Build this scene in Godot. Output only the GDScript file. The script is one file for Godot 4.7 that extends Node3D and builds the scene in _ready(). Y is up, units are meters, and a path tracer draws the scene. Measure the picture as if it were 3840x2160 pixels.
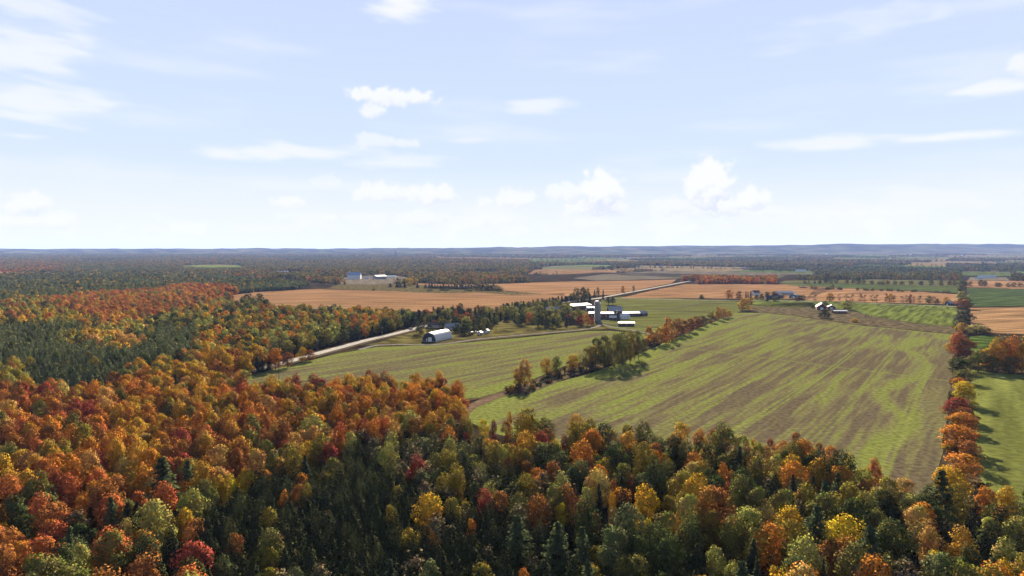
extends Node3D
# An autumn farm landscape seen from 73 m up: woods in front, fields and farmsteads behind, an escarpment on the horizon.
# Metres, y up, the view goes towards -z. Field rows and hedgerows run about 35 degrees to the right of the view.

const EYE := 73.0
const EXPOSURE := 6.0
const SKY_PEAK := 1.3         # the picture of the sky holds 1.0 for this much light
var taken := {}
var rows: Array = []          # every tree that is a thing: what the labels are written from

# ------------------------------------------------------------------ tints (real-world base colours, linear)
# tint: [colour, shape, node name, how it looks, noun]
var TINT := {
	"orange": [Color(0.2916, 0.1129, 0.0193), "broad", "orange_maple_tree", "orange", "maple"],
	"amber": [Color(0.2768, 0.1512, 0.0215), "broad", "orange_maple_tree", "amber", "maple"],
	"paleorange": [Color(0.2872, 0.1572, 0.0468), "broad", "orange_maple_tree", "pale orange", "maple"],
	"redorange": [Color(0.2603, 0.0754, 0.0258), "broad", "red_maple_tree", "red-orange", "maple"],
	"rust": [Color(0.1647, 0.0680, 0.0205), "broad", "russet_maple_tree", "russet", "maple"],
	"red": [Color(0.1651, 0.0363, 0.0243), "broad", "red_maple_tree", "red", "maple"],
	"crimson": [Color(0.0949, 0.0185, 0.0243), "broad", "red_maple_tree", "crimson", "maple"],
	"gold": [Color(0.3055, 0.1786, 0.0174), "broad", "golden_maple_tree", "golden", "maple"],
	"yellow": [Color(0.3412, 0.2460, 0.0174), "broad", "golden_maple_tree", "bright yellow", "maple"],
	"palegold": [Color(0.2872, 0.2079, 0.0595), "broad", "golden_maple_tree", "pale gold", "maple"],
	"ygreen": [Color(0.1850, 0.1761, 0.0461), "broad", "ash_tree", "yellow-green", "ash"],
	"olivegold": [Color(0.1514, 0.1167, 0.0208), "broad", "ash_tree", "olive-gold", "ash"],
	"olive": [Color(0.0918, 0.0870, 0.0249), "broad", "ash_tree", "olive", "ash"],
	"green": [Color(0.0361, 0.0451, 0.0160), "broad", "green_oak_tree", "dark green", "oak"],
	"greygreen": [Color(0.0724, 0.0832, 0.0349), "broad", "green_oak_tree", "grey-green", "oak"],
	"brown": [Color(0.1208, 0.0729, 0.0299), "broad", "russet_maple_tree", "brown", "maple"],
	"thinbrown": [Color(0.1243, 0.0722, 0.0354), "thin", "lane_tree", "thin brown", "tree"],
	"thinrust": [Color(0.1500, 0.0646, 0.0299), "thin", "lane_tree", "thin russet", "tree"],
	"cedar": [Color(0.0264, 0.0306, 0.0132), "cedar", "cedar_tree", "dark", "cedar"],
	"olivecedar": [Color(0.0430, 0.0445, 0.0174), "cedar", "cedar_tree", "olive", "cedar"],
	"pine": [Color(0.0382, 0.0486, 0.0222), "pine", "pine_tree", "blue-green", "pine"],
	"spruce": [Color(0.0222, 0.0284, 0.0174), "spruce", "spruce_tree", "blue-black", "spruce"],
	"plantation": [Color(0.0612, 0.0708, 0.0319), "cedar", "pine_tree", "dark green", "pine"],
	"bolive": [Color(0.0646, 0.0625, 0.0208), "broad", "hedge_bush", "olive", "bush"],
	"bgreen": [Color(0.0368, 0.0479, 0.0180), "broad", "hedge_bush", "dark green", "bush"],
	"bbrown": [Color(0.0909, 0.0569, 0.0299), "broad", "hedge_bush", "brown", "bush"],
	"bgold": [Color(0.1736, 0.1042, 0.0208), "broad", "hedge_bush", "golden", "bush"],
	"bare": [Color(0.1111, 0.0909, 0.0722), "bare", "bare_tree", "bare grey", "tree"],
	"brush": [Color(0.0847, 0.0688, 0.0389), "thin", "scrub_tree", "thin grey-brown", "scrub tree"],
	"brushgreen": [Color(0.0646, 0.0646, 0.0334), "thin", "scrub_tree", "thin grey-green", "scrub tree"],
}
const SIZE := {"broad": Vector2(9, 14), "thin": Vector2(7, 12), "cedar": Vector2(5, 11), "pine": Vector2(8, 17), "spruce": Vector2(5, 14), "bare": Vector2(6, 12)}
var NEAR_TREES := [
	["crimson", -42, -311.6, 11.8, 6.7],
	["ygreen", -38.3, -251.2, 14.5, 8.8],
	["olivegold", 5.5, -249.9, 16.2, 10.2],
	["gold", 4.7, -245.1, 14.2, 8.6],
	["yellow", -10.6, -259.3, 9.5, 4.5],
	["crimson", -7, -258.7, 9.5, 3],
	["rust", -1.7, -256.2, 9.5, 4.5],
	["gold", -0.9, -274.9, 9.5, 2.4],
	["red", -23.6, -254.2, 9.5, 2.7],
	["red", -16.6, -239.3, 9.5, 3.5],
	["orange", -21.2, -252.2, 9.5, 2.4],
	["orange", 5.3, -242.2, 9.5, 4.2],
	["red", 10.1, -230.8, 11.9, 6.7],
	["red", 0.1, -223.7, 10, 5.2],
	["yellow", 15.1, -231.2, 9.5, 3.6],
	["crimson", 18.7, -237.2, 9.5, 4.1],
	["orange", 23.1, -214.7, 13.4, 7.9],
	["rust", 4, -219.3, 9.5, 3.4],
	["rust", -1.2, -210.6, 9.5, 4.1],
	["rust", 5.2, -206.5, 9.5, 3.6],
	["rust", 11.5, -200, 11.5, 6.4],
	["orange", 25.8, -200.8, 9.8, 5.1],
	["rust", 29, -190.4, 9.5, 3.3],
	["amber", 24, -253.4, 12.7, 7.4],
	["olivegold", 28.6, -250.2, 12, 6.8],
	["gold", 34.4, -172.5, 13.5, 8],
	["orange", 45.2, -214.4, 10.3, 5.4],
	["olive", 48.5, -207.7, 9.5, 4.8],
	["green", -20.8, -200.2, 9.8, 5.1],
	["ygreen", -16.4, -220, 9.5, 4.3],
	["ygreen", -9.4, -204.5, 9.5, 4],
	["gold", -21.4, -167.7, 12.9, 7.5],
	["olivegold", -30.5, -169.9, 9.5, 4.3],
	["green", -10.6, -186.5, 9.5, 4.7],
	["rust", -3, -175, 11.1, 6.1],
	["rust", 6.8, -169.7, 12.1, 6.9],
	["yellow", 12.6, -171, 9.5, 3.7],
	["rust", 19, -172.7, 9.5, 3.7],
	["crimson", 20.8, -163.9, 9.5, 4.1],
	["brown", 25.3, -168.1, 9.5, 3.3],
	["ygreen", 20.3, -182.7, 9.5, 4.6],
	["gold", 26.8, -179.1, 9.5, 2.4],
	["orange", -9.6, -160, 9.5, 2.8],
	["orange", -18.2, -153.4, 9.5, 3.1],
	["orange", 2.5, -134.9, 9.5, 3.1],
	["pine", 1, -150.6, 14, 6.7],
	["pine", 9.6, -146.8, 14, 6],
	["pine", 15.5, -144.6, 14, 4.8],
	["pine", 15.3, -128.1, 14, 5.2],
	["spruce", 23.9, -180.5, 11, 3.2],
	["spruce", 30.7, -189.3, 11, 3.3],
	["yellow", 32.5, -160.8, 9.5, 3.4],
	["orange", 39.3, -164.2, 9.5, 2.9],
	["amber", -55.1, -293.6, 14.2, 8.6],
	["rust", -70.9, -294.8, 12.8, 7.4],
	["orange", -47.1, -294.2, 13.5, 8],
	["greygreen", -72.4, -301, 11.5, 6.4],
	["olivegold", -30.9, -305, 13.1, 7.7],
	["orange", -26, -317.3, 12, 6.8],
	["rust", -55.3, -280.1, 13, 7.6],
	["orange", -41.8, -281.2, 11.7, 6.6],
	["orange", 65.9, -236.6, 11.5, 6.4],
	["rust", 73.5, -243.5, 10, 5.2],
	["orange", 77.9, -245.4, 9.5, 4.3],
	["rust", 76.9, -232, 9.5, 3.6],
	["red", 81, -232, 9.5, 2.7],
	["gold", 83.3, -231.2, 9.5, 3.1],
	["red", 88.7, -231.2, 9.5, 3.6],
	["orange", 90.5, -224.8, 10.6, 5.7],
	["rust", 100.6, -238.5, 9.9, 5.1],
	["rust", 99.4, -228.1, 10.1, 5.3],
	["rust", 103.5, -227.1, 9.5, 3.5],
	["orange", 102.2, -215.8, 11.4, 6.3],
	["yellow", 107.1, -214.1, 9.5, 3.3],
	["redorange", 113.1, -209.2, 9.5, 4.5],
	["orange", 63.9, -204.5, 9.5, 4],
	["rust", 61.6, -188.8, 11.7, 6.6],
	["rust", 83.8, -215.4, 9.8, 5],
	["gold", 84.7, -202.2, 12.8, 7.5],
	["ygreen", 85.5, -197.5, 9.5, 4.2],
	["amber", 91.4, -199.6, 12.2, 7],
	["olive", 73.7, -203.9, 10.9, 5.9],
	["green", 55.7, -190.1, 12.3, 7],
	["rust", 51.1, -164.3, 15.9, 9.9],
	["spruce", 77.8, -184.8, 12.1, 4.7],
	["pine", 81.6, -174.8, 14, 5.4],
	["pine", 88.1, -181.2, 14, 3.9],
	["spruce", 87.4, -177.4, 11, 3.1],
	["spruce", 90.7, -178.4, 11, 3.8],
	["olive", 69, -172.5, 12.7, 7.4],
	["olivegold", 100.6, -180.6, 13.1, 7.7],
	["paleorange", 109.3, -185.7, 10.7, 5.8],
	["green", 112.1, -180.6, 11, 6],
	["gold", 123.3, -189.9, 12.7, 7.4],
	["olivegold", 117.7, -177.3, 12.1, 6.9],
	["orange", 127.9, -180.8, 10.5, 5.6],
	["gold", 133, -179.9, 10.5, 5.6],
	["orange", 123.1, -169, 9.5, 4.6],
	["yellow", 75.4, -150.4, 14.1, 8.5],
	["palegold", 98.5, -162, 12.1, 6.9],
	["paleorange", 95.6, -153.1, 10.6, 5.6],
	["amber", 101.3, -150.7, 11.5, 6.4],
	["green", 84.4, -148.3, 14.3, 8.6],
	["gold", 66.5, -161.2, 12.1, 6.9],
	["palegold", 63.5, -166.7, 10.4, 5.5],
	["orange", 57.9, -148.8, 12.9, 7.5],
	["gold", 67.3, -159.2, 9.5, 2.8],
	["olive", 50.1, -152.8, 13.1, 7.7],
	["olivegold", 47.7, -162.5, 11, 6],
	["yellow", 78.5, -146.9, 9.5, 2.9],
	["yellow", 90.8, -143.3, 9.5, 4.2],
	["olive", 79.7, -141.6, 9.5, 3.6],
	["green", 96.8, -141.3, 11.4, 6.3],
	["spruce", 63, -134.6, 11, 2.4],
	["spruce", 52.1, -145.5, 11, 4.2],
	["spruce", 50, -136.4, 11, 3.7],
	["gold", 53.4, -136.1, 9.5, 3.4],
	["gold", 56.2, -135.8, 9.5, 3.4],
	["ygreen", 44.5, -145.2, 9.5, 4.8],
	["ygreen", 46.2, -137.9, 9.5, 4],
	["gold", 102.6, -139.1, 9.5, 4.6],
	["ygreen", 108.8, -147.1, 10.6, 5.7],
	["spruce", 65, -178.4, 11, 3.8],
	["spruce", 62.9, -178.4, 11, 3.1],
	["spruce", 71.5, -212.8, 11.8, 4.5],
	["spruce", 84.3, -187, 11, 3.6],
	["red", -136.6, -218.5, 10.4, 5.5],
	["crimson", -106.7, -230.7, 10.8, 5.8],
	["orange", -94.9, -212, 9.5, 3.7],
	["red", -96.9, -195.7, 9.5, 3.4],
	["ygreen", -99.3, -193.9, 9.5, 3],
	["pine", -93.1, -191.8, 14, 4.8],
	["yellow", -78.2, -198, 9.7, 5],
	["yellow", -81.2, -193.9, 9.5, 4.5],
	["gold", -83, -190.2, 10, 5.2],
	["rust", -108.1, -183.1, 11.9, 6.8],
	["orange", -115.3, -183.7, 10.6, 5.7],
	["redorange", -119.3, -169.1, 12.5, 7.2],
	["orange", -111.8, -174.6, 9.9, 5.1],
	["pine", -97.1, -163.2, 14, 4.4],
	["ygreen", -84.6, -159.5, 14.3, 8.7],
	["ygreen", -83.5, -176.1, 11.6, 6.5],
	["gold", -81.9, -166.8, 9.5, 4.2],
	["rust", -75.2, -156.1, 9.5, 3.9],
	["palegold", -92, -160.8, 9.5, 4.1],
	["rust", -81.8, -146.8, 9.6, 4.8],
	["orange", -106.8, -146, 10.2, 5.4],
	["orange", -114.5, -154.2, 9.5, 4.5],
	["ygreen", -94.8, -146.2, 9.5, 4.8],
	["ygreen", -88.8, -136.3, 10.8, 5.8],
	["olivegold", -88.7, -142.3, 9.5, 3.6],
	["pine", -96.3, -144.6, 14, 3.1],
	["red", -106.4, -151.2, 9.5, 2.6],
	["orange", -61.7, -193.9, 9.5, 4.1],
	["orange", -61.1, -179.6, 9.5, 2.8],
	["olive", -53.5, -147.4, 12.4, 7.2],
	["olivegold", -52.3, -144.6, 9.5, 4.5],
	["greygreen", -60.5, -141, 9.5, 4.1],
	["olivegold", -66.6, -205.9, 15, 9.2],
	["red", -77.4, -228.4, 9.6, 4.9],
	["olive", -53, -200.2, 12.2, 7],
	["green", -83.8, -264.9, 13.1, 7.7],
	["spruce", -98.1, -286.9, 11.6, 4.5],
	["ygreen", -72.1, -245.1, 14.2, 8.6],
	["paleorange", -102.9, -281.9, 13.8, 8.2],
	["orange", -109.3, -281.2, 11.7, 6.6],
	["red", -90.4, -262.5, 9.5, 4.1],
	["brown", -69, -256, 10.3, 5.5],
	["crimson", -72.1, -247.3, 9.5, 3.8],
	["green", -99.6, -138.5, 9.5, 3.2],
	["greygreen", -44.2, -135.5, 9.5, 4.2]
]
var MID_TREES := [
	["middle hedgerow", "amber", 3.4, -372.5, 10.7, 6.6],
	["middle hedgerow", "paleorange", 7.1, -371.4, 14.9, 9],
	["middle hedgerow", "bare", 12.9, -378.2, 3.7, 3.6],
	["middle hedgerow", "amber", 21.2, -405.1, 10.8, 8.5],
	["middle hedgerow", "olive", 27.2, -411.9, 10.8, 6.9],
	["middle hedgerow", "gold", 38.3, -423.7, 10.3, 8.9],
	["middle hedgerow", "bare", 43.5, -422.2, 11.5, 5.3],
	["middle hedgerow", "olivegold", 47.1, -428.6, 13.6, 7.2],
	["middle hedgerow", "olive", 53.6, -433.6, 19.3, 10],
	["middle hedgerow", "olive", 59.7, -435.1, 20.9, 10.9],
	["middle hedgerow", "ygreen", 66.2, -438.7, 22.2, 11],
	["middle hedgerow", "olive", 72.2, -444, 22.4, 10.2],
	["middle hedgerow", "olivegold", 78.8, -452.1, 21.9, 9.5],
	["middle hedgerow", "olive", 86.8, -466.3, 19.9, 8.8],
	["middle hedgerow", "gold", 53.1, -444, 12.7, 8.4],
	["middle hedgerow", "olivegold", 64.6, -457.7, 12.7, 9.6],
	["middle hedgerow", "olivegold", 73.6, -469.3, 13, 8.9],
	["middle hedgerow", "orange", 109.3, -545, 14.6, 9.7],
	["middle hedgerow", "amber", 118, -543.4, 14.2, 9.1],
	["middle hedgerow", "orange", 124.5, -549, 14.7, 9.2],
	["middle hedgerow", "paleorange", 132.7, -565.7, 16.2, 8.3],
	["middle hedgerow", "orange", 137.7, -602.3, 16.7, 10.1],
	["middle hedgerow", "rust", 145.9, -602.3, 16.1, 10.1],
	["middle hedgerow", "olive", 97.1, -500.9, 10.9, 7.4],
	["middle hedgerow", "olivegold", 115.7, -553.1, 8.8, 7],
	["middle hedgerow", "rust", 154.9, -612.2, 13.9, 10.3],
	["middle hedgerow", "rust", 166.3, -633, 13.2, 10.6],
	["middle hedgerow", "rust", 181.7, -667, 11.9, 11.2],
	["middle hedgerow", "olive", 194.4, -691.7, 10.3, 8.7],
	["middle hedgerow", "olivegold", 210.3, -718.4, 12.1, 9],
	["middle hedgerow", "amber", 226.7, -747.1, 14.8, 7.8],
	["middle hedgerow", "paleorange", 238.7, -767.1, 11.7, 11.3],
	["middle hedgerow", "gold", 247.2, -775, 8.7, 8.1],
	["eastern hedgerow", "olive", 993.8, -1509.7, 15.5, 22],
	["eastern hedgerow", "olive", 877.6, -1332.6, 10.6, 16.2],
	["eastern hedgerow", "ygreen", 714.3, -1082.4, 12.9, 18.4],
	["eastern hedgerow", "olive", 669.2, -1009.4, 9, 22],
	["eastern hedgerow", "rust", 593.3, -895.8, 12.8, 21.7],
	["eastern hedgerow", "green", 480.9, -725.3, 12.2, 19.4],
	["eastern hedgerow", "amber", 412.4, -622.4, 9.9, 13.6],
	["eastern hedgerow", "ygreen", 425.7, -622.4, 8, 18.1],
	["eastern hedgerow", "olive", 425.3, -612.2, 7.9, 11.9],
	["eastern hedgerow", "redorange", 317.6, -481.4, 17.2, 15.2],
	["eastern hedgerow", "rust", 318.2, -475.3, 12.2, 13.8],
	["eastern hedgerow", "gold", 324.7, -504.3, 6.5, 6.1],
	["eastern hedgerow", "green", 275.1, -416.5, 9.1, 15.2],
	["eastern hedgerow", "olive", 254.9, -382.1, 7.6, 13],
	["eastern hedgerow", "orange", 240.3, -363.4, 6.5, 7.9],
	["eastern hedgerow", "yellow", 219, -327.8, 11, 11.5],
	["eastern hedgerow", "yellow", 216.8, -317.9, 3.5, 4.6],
	["eastern hedgerow", "bare", 453.4, -698.2, 9.7, 8.5],
	["eastern hedgerow", "red", 197.8, -299.4, 9.2, 13.1],
	["eastern hedgerow", "orange", 184.7, -276.8, 7.9, 12.1],
	["eastern hedgerow", "orange", 164.7, -248.6, 9.8, 14.5],
	["eastern hedgerow", "gold", 161.7, -247, 2.9, 6.6],
	["eastern hedgerow", "orange", 142, -212.5, 10.1, 13.4],
	["eastern hedgerow", "gold", 128.3, -196.4, 10.5, 10],
	["eastern hedgerow", "rust", 156.6, -231.3, 8.7, 8.4],
	["eastern hedgerow", "rust", 194.5, -289.9, 6.9, 8.4],
	["eastern copse", "olive", 288.2, -418.9, 13.7, 13.2],
	["eastern copse", "gold", 297.2, -423.7, 13.8, 10.7],
	["eastern copse", "amber", 302.1, -421.3, 20.9, 10.6],
	["eastern copse", "redorange", 307.2, -423.7, 18, 8.9],
	["eastern copse", "orange", 312, -421.3, 21.7, 9.7],
	["eastern copse", "amber", 313.4, -416.5, 18.1, 8.7],
	["eastern copse", "orange", 320, -416.5, 21.4, 10.5],
	["eastern copse", "gold", 330.2, -421.3, 19.2, 9.7],
	["eastern copse", "olive", 295.5, -416.5, 9.9, 11.4],
	["eastern copse", "olive", 303.6, -414.2, 10.3, 11.3],
	["lane trees", "thinbrown", 465.5, -1046.1, 10.8, 7.9],
	["lane trees", "amber", 484.3, -1038.4, 13.3, 14.4],
	["lane trees", "thinbrown", 497, -1033.3, 12.6, 5.7],
	["lane trees", "thinbrown", 505.4, -1029.9, 12.8, 8.3],
	["lane trees", "thinrust", 512.9, -1026.8, 13, 9.3],
	["lane trees", "thinbrown", 522.8, -1022.8, 14.2, 9.3],
	["lane trees", "thinrust", 528.6, -1020.4, 12.3, 7.7],
	["lane trees", "thinbrown", 538.4, -1016.4, 12.6, 7.7],
	["lane trees", "thinbrown", 543.3, -1014.5, 13.1, 8.2],
	["lane trees", "thinbrown", 553.8, -1010.2, 14.9, 7.1],
	["lane trees", "amber", 559.4, -1007.9, 14.1, 10.2],
	["lane trees", "thinrust", 564.2, -1006, 12.2, 8.6],
	["lane trees", "thinbrown", 574.5, -1001.8, 11.5, 7.6],
	["lane trees", "thinbrown", 579.2, -999.8, 12.6, 7.1],
	["lane trees", "rust", 584, -997.9, 13.7, 8.6],
	["lane trees", "thinbrown", 587.9, -996.3, 10.8, 5],
	["lane trees", "thinbrown", 594.9, -993.5, 13, 9],
	["lane trees", "olive", 605.7, -989, 12.3, 10],
	["lane trees", "thinbrown", 611.1, -986.9, 11.4, 7.5],
	["lane trees", "green", 615.7, -985, 7.6, 8.9],
	["lane trees", "amber", 625.6, -981, 10.8, 11.4],
	["field shrub row", "olive", 619, -1407.7, 7, 9.3],
	["field shrub row", "greygreen", 624.1, -1403.7, 5.8, 9.3],
	["field shrub row", "green", 642.2, -1389.7, 5.1, 9.2],
	["field shrub row", "olive", 645.2, -1387.4, 6, 9.2],
	["field shrub row", "olive", 651.1, -1382.8, 10.9, 9.1],
	["field shrub row", "greygreen", 659.9, -1375.9, 5.8, 9.1],
	["field shrub row", "green", 662.8, -1373.7, 5.1, 9.1],
	["field shrub row", "olive", 686.8, -1355, 6, 8.9],
	["field shrub row", "olive", 697.1, -1347, 5.3, 8.9],
	["field shrub row", "greygreen", 700.9, -1344.1, 4.7, 8.9],
	["field shrub row", "green", 708.3, -1338.4, 5, 8.8],
	["field shrub row", "olive", 720.2, -1329.1, 4.1, 8.8],
	["field shrub row", "olive", 729.3, -1322.1, 5.8, 8.7],
	["field shrub row", "greygreen", 733.7, -1318.6, 5.2, 8.7],
	["field shrub row", "green", 742.7, -1311.7, 5.6, 8.7],
	["field shrub row", "olive", 748.8, -1306.9, 3.2, 8.6],
	["field shrub row", "olive", 761.9, -1296.7, 4.8, 8.6],
	["field shrub row", "greygreen", 765.4, -1294, 5.5, 8.5],
	["field shrub row", "green", 792.6, -1272.9, 3.3, 8.4],
	["field shrub row", "olive", 801.7, -1265.8, 4, 8.4],
	["field shrub row", "olive", 807.5, -1261.3, 4.7, 8.3],
	["far field row", "olive", 762.4, -1686, 13.7, 12.4],
	["far field row", "green", 772.6, -1679.7, 13.9, 12.4],
	["far field row", "greygreen", 782.7, -1673.4, 12.5, 12.3],
	["far field row", "olive", 792.7, -1667.2, 12.7, 12.3],
	["far field row", "brown", 812.6, -1654.8, 11.5, 12.2],
	["far field row", "olive", 824.9, -1647.2, 15.1, 12.2],
	["far field row", "green", 834.6, -1641.1, 15.3, 12.1],
	["far field row", "olive", 843.1, -1635.9, 10.6, 12.1],
	["far field row", "green", 858.6, -1626.2, 9.4, 12],
	["far field row", "greygreen", 871.7, -1618.1, 7.5, 11.9],
	["far field row", "olive", 878.7, -1613.7, 8.3, 11.9],
	["far field row", "brown", 886.9, -1608.6, 10.1, 11.9],
	["far field row", "olive", 898.5, -1601.4, 10.4, 11.8],
	["far field row", "green", 911.1, -1593.6, 8.5, 11.8],
	["far field row", "olive", 925.9, -1584.4, 11.1, 11.7],
	["far field row", "green", 943.9, -1573.2, 10, 11.6],
	["far field row", "greygreen", 960.5, -1562.9, 14.1, 11.5],
	["far field row", "olive", 976.8, -1552.7, 14.5, 11.5],
	["far field row", "brown", 990.9, -1544, 17.3, 11.4],
	["far field row", "olive", 998.4, -1539.4, 14.4, 11.4],
	["far field row", "green", 1017.4, -1527.5, 11.8, 11.3],
	["far field row", "olive", 1023.7, -1523.6, 11.4, 11.2],
	["far field row", "green", 1040.3, -1513.3, 15.4, 11.2],
	["far field row", "greygreen", 1046.5, -1509.4, 14.1, 11.1],
	["far field row", "olive", 1064.8, -1498, 10.1, 11.1],
	["far field row", "brown", 1068.8, -1495.5, 9.6, 11],
	["far field row", "olive", 1082.9, -1486.8, 9.1, 11],
	["far field row", "green", 1090.8, -1481.9, 10.8, 10.9],
	["far field row", "olive", 1099.7, -1476.4, 11, 10.9],
	["far field row", "green", 1108.5, -1470.9, 9.8, 10.9],
	["lane farm", "orange", 349.8, -1098.3, 15.2, 12.8],
	["lane farm", "rust", 363.7, -1091.9, 13.4, 11.4],
	["lane farm", "spruce", 383.1, -1114.6, 11.5, 4.2],
	["lane farm", "spruce", 386.4, -1114.6, 11, 3.6],
	["lane farm", "spruce", 393.1, -1121.3, 11.5, 5.2],
	["lane farm", "amber", 297.3, -879, 15.7, 11.3],
	["lane farm", "gold", 305, -879, 16.5, 13.3],
	["lane farm", "green", 403, -911.1, 7.2, 7.2],
	["lane farm", "ygreen", 435.4, -883.1, 12.8, 15.4],
	["lane farm", "green", 354.8, -773.4, 9.6, 15.3],
	["lane farm", "olive", 432.6, -940.9, 7.8, 11],
	["lane farm", "gold", 364.3, -722.5, 3.9, 8.4],
	["lane farm", "bare", 387.9, -736.8, 9, 7.7],
	["lane farm", "bare", 389, -747.1, 6.7, 5.2],
	["lane farm", "bare", 395.1, -736.8, 6.1, 5.1],
	["lane farm", "olive", 437.3, -1166.7, 8.1, 10.9],
	["lane farm", "green", 455.7, -1185.2, 7.5, 11],
	["lane farm", "olivegold", 461.1, -1166.7, 6.9, 12.2],
	["lane farm", "spruce", 392.2, -1046.1, 10.8, 6.1],
	["lane farm", "olive", 306, -1098.3, 7.2, 7.7],
	["lane farm", "green", 391.7, -1067, 10.6, 9.9],
	["lane farm", "olive", 386.7, -1076.2, 8.5, 8.8],
	["lane farm", "olive", 402.2, -1040.3, 7.6, 9.7],
	["lane farm", "green", 447.3, -1060.9, 7.8, 11.1],
	["lane farm", "rust", 434.6, -1040.3, 6.6, 7.3],
	["lane farm", "green", 464.3, -1088.7, 7.1, 10.1],
	["farmyard", "green", -83, -614.8, 11, 8.2],
	["farmyard", "green", -75.5, -619.9, 9.2, 9],
	["farmyard", "olive", -67.9, -670, 8.3, 11.7],
	["farmyard", "ygreen", -43.7, -670, 10.9, 12.5],
	["farmyard", "green", -42.5, -614.8, 9.7, 14.3],
	["farmyard", "green", -50.9, -630.4, 8.1, 9.5],
	["farmyard", "green", -63.9, -721.9, 7.9, 9.2],
	["farmyard", "green", -57.3, -718.4, 8, 9.2],
	["farmyard", "green", -51.3, -721.9, 7.5, 8.4],
	["farmyard", "green", -32.7, -646.8, 8, 9.8],
	["farmyard", "green", -22.6, -646.8, 9.6, 7.5],
	["farmyard", "green", -37.6, -729, 6.5, 10.2],
	["farmyard", "spruce", -70.7, -799.2, 7.1, 6.5],
	["farmyard", "spruce", -63.7, -799.2, 8.3, 5.6],
	["farmyard", "spruce", -58.3, -799.2, 8.7, 6.1],
	["farmyard", "red", -52.5, -782.4, 8.5, 5.5],
	["farmyard", "spruce", -43, -790.7, 11, 6.9],
	["farmyard", "green", -32.5, -743.5, 12.5, 12.1],
	["farmyard", "spruce", -24.1, -729, 10.1, 6.8],
	["farmyard", "spruce", -18.4, -729, 10.1, 7.6],
	["farmyard", "olivegold", -25.9, -834.9, 6.6, 9.7],
	["farmyard", "ygreen", -8.3, -782.4, 13.2, 13.7],
	["farmyard", "ygreen", 0.9, -782.4, 13.2, 13.7],
	["farmyard", "green", -4.9, -736.1, 9.5, 8.6],
	["farmyard", "green", 9.6, -695, 11.7, 10.5],
	["farmyard", "redorange", 18.2, -715, 11.3, 7.5],
	["farmyard", "green", 26.5, -676.1, 13.4, 8.7],
	["farmyard", "green", 32.4, -676.1, 13.4, 10.2],
	["farmyard", "green", 39.9, -670, 11.3, 8.6],
	["farmyard", "olive", 37.5, -854, 11.8, 12.9],
	["farmyard", "ygreen", 26.6, -825.7, 9, 11.5],
	["farmyard", "ygreen", 17, -825.7, 8.2, 8.7],
	["farmyard", "green", 54.4, -743.5, 8.8, 7.8],
	["farmyard", "green", 61.4, -816.7, 10.5, 13.3],
	["farmyard", "olive", 39.7, -782.4, 8.5, 10.9],
	["farmyard", "green", 47.6, -774.3, 8.4, 9.9],
	["farmyard", "rust", -80.2, -695, 5.5, 6.5],
	["farmyard", "green", -92.8, -721.9, 8.6, 12.6],
	["farmyard", "green", -84.4, -729, 7.9, 10.2],
	["farmyard", "redorange", -99, -782.4, 9.3, 10],
	["farmyard", "rust", -107, -790.7, 7, 8.3],
	["farmyard", "green", -63.4, -664.1, 5.9, 7],
	["farmyard", "olivegold", 77, -799.8, 9.1, 14],
	["farmyard", "green", 60.3, -708.7, 8.8, 12.4],
	["farmyard", "red", 60.2, -715.5, 9.6, 9.2],
	["farmyard", "red", 69.4, -689.1, 10.9, 7.6],
	["farmyard", "orange", 76.1, -689.1, 11.9, 8.8],
	["farmyard", "red", 81.9, -695.5, 8.3, 4.9],
	["farmyard", "olive", 97.3, -1017.6, 22.2, 14.2],
	["farmyard", "green", 104.5, -1010.7, 23.5, 15.3],
	["farmyard", "olive", 109.7, -1003.9, 22.4, 12.9],
	["farmyard", "spruce", 111.6, -977.7, 11.6, 7.4],
	["farmyard", "spruce", 141.3, -1168.4, 11, 5.7],
	["farmyard", "olive", 147.5, -1168.4, 15.6, 8.4],
	["farmyard", "spruce", 145.8, -1091.8, 15.1, 5.7],
	["farmyard", "pine", 137.8, -971.3, 11.5, 12.4],
	["farmyard", "pine", 144, -971.3, 12, 10.2],
	["farmyard", "orange", 207.9, -1278, 12.7, 8.9],
	["farmyard", "olive", 233.8, -1311.6, 12.3, 6.1],
	["farmyard", "spruce", 307.5, -1107.9, 5.5, 7.7],
	["farmyard", "bare", 177.8, -1060.8, 3.2, 4.9],
	["farmyard", "bare", 201.9, -1107.9, 3.8, 3.9],
	["farmyard", "olive", 59.9, -774.9, 5.4, 8.1],
	["farmyard", "olive", 95.9, -1091.8, 9.7, 11.4],
	["spruce windbreak", "spruce", -10.9, -889.6, 7.8, 8.1],
	["spruce windbreak", "spruce", -6.6, -895.5, 7.9, 8.4],
	["spruce windbreak", "spruce", -4.4, -901.6, 7, 8.5],
	["spruce windbreak", "spruce", 0.6, -907.7, 8.5, 6.6],
	["spruce windbreak", "spruce", 4.2, -913.9, 6.4, 7.7],
	["spruce windbreak", "spruce", 8.3, -920.2, 5.7, 7],
	["spruce windbreak", "spruce", 11.8, -926.5, 8.7, 8.3],
	["spruce windbreak", "spruce", 15.7, -933, 8.4, 6.9],
	["spruce windbreak", "spruce", 20.6, -939.5, 6.2, 6.6],
	["spruce windbreak", "spruce", 25.3, -946.2, 6.5, 7.1],
	["spruce windbreak", "spruce", 29.8, -952.9, 8.8, 7.4],
	["spruce windbreak", "spruce", 34.1, -959.7, 7.7, 8.4],
	["spruce windbreak", "spruce", 37, -966.7, 9.2, 8.5],
	["spruce windbreak", "spruce", 42.9, -973.7, 9.1, 7.6],
	["spruce windbreak", "spruce", 46.3, -980.8, 6.6, 7.2],
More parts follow.
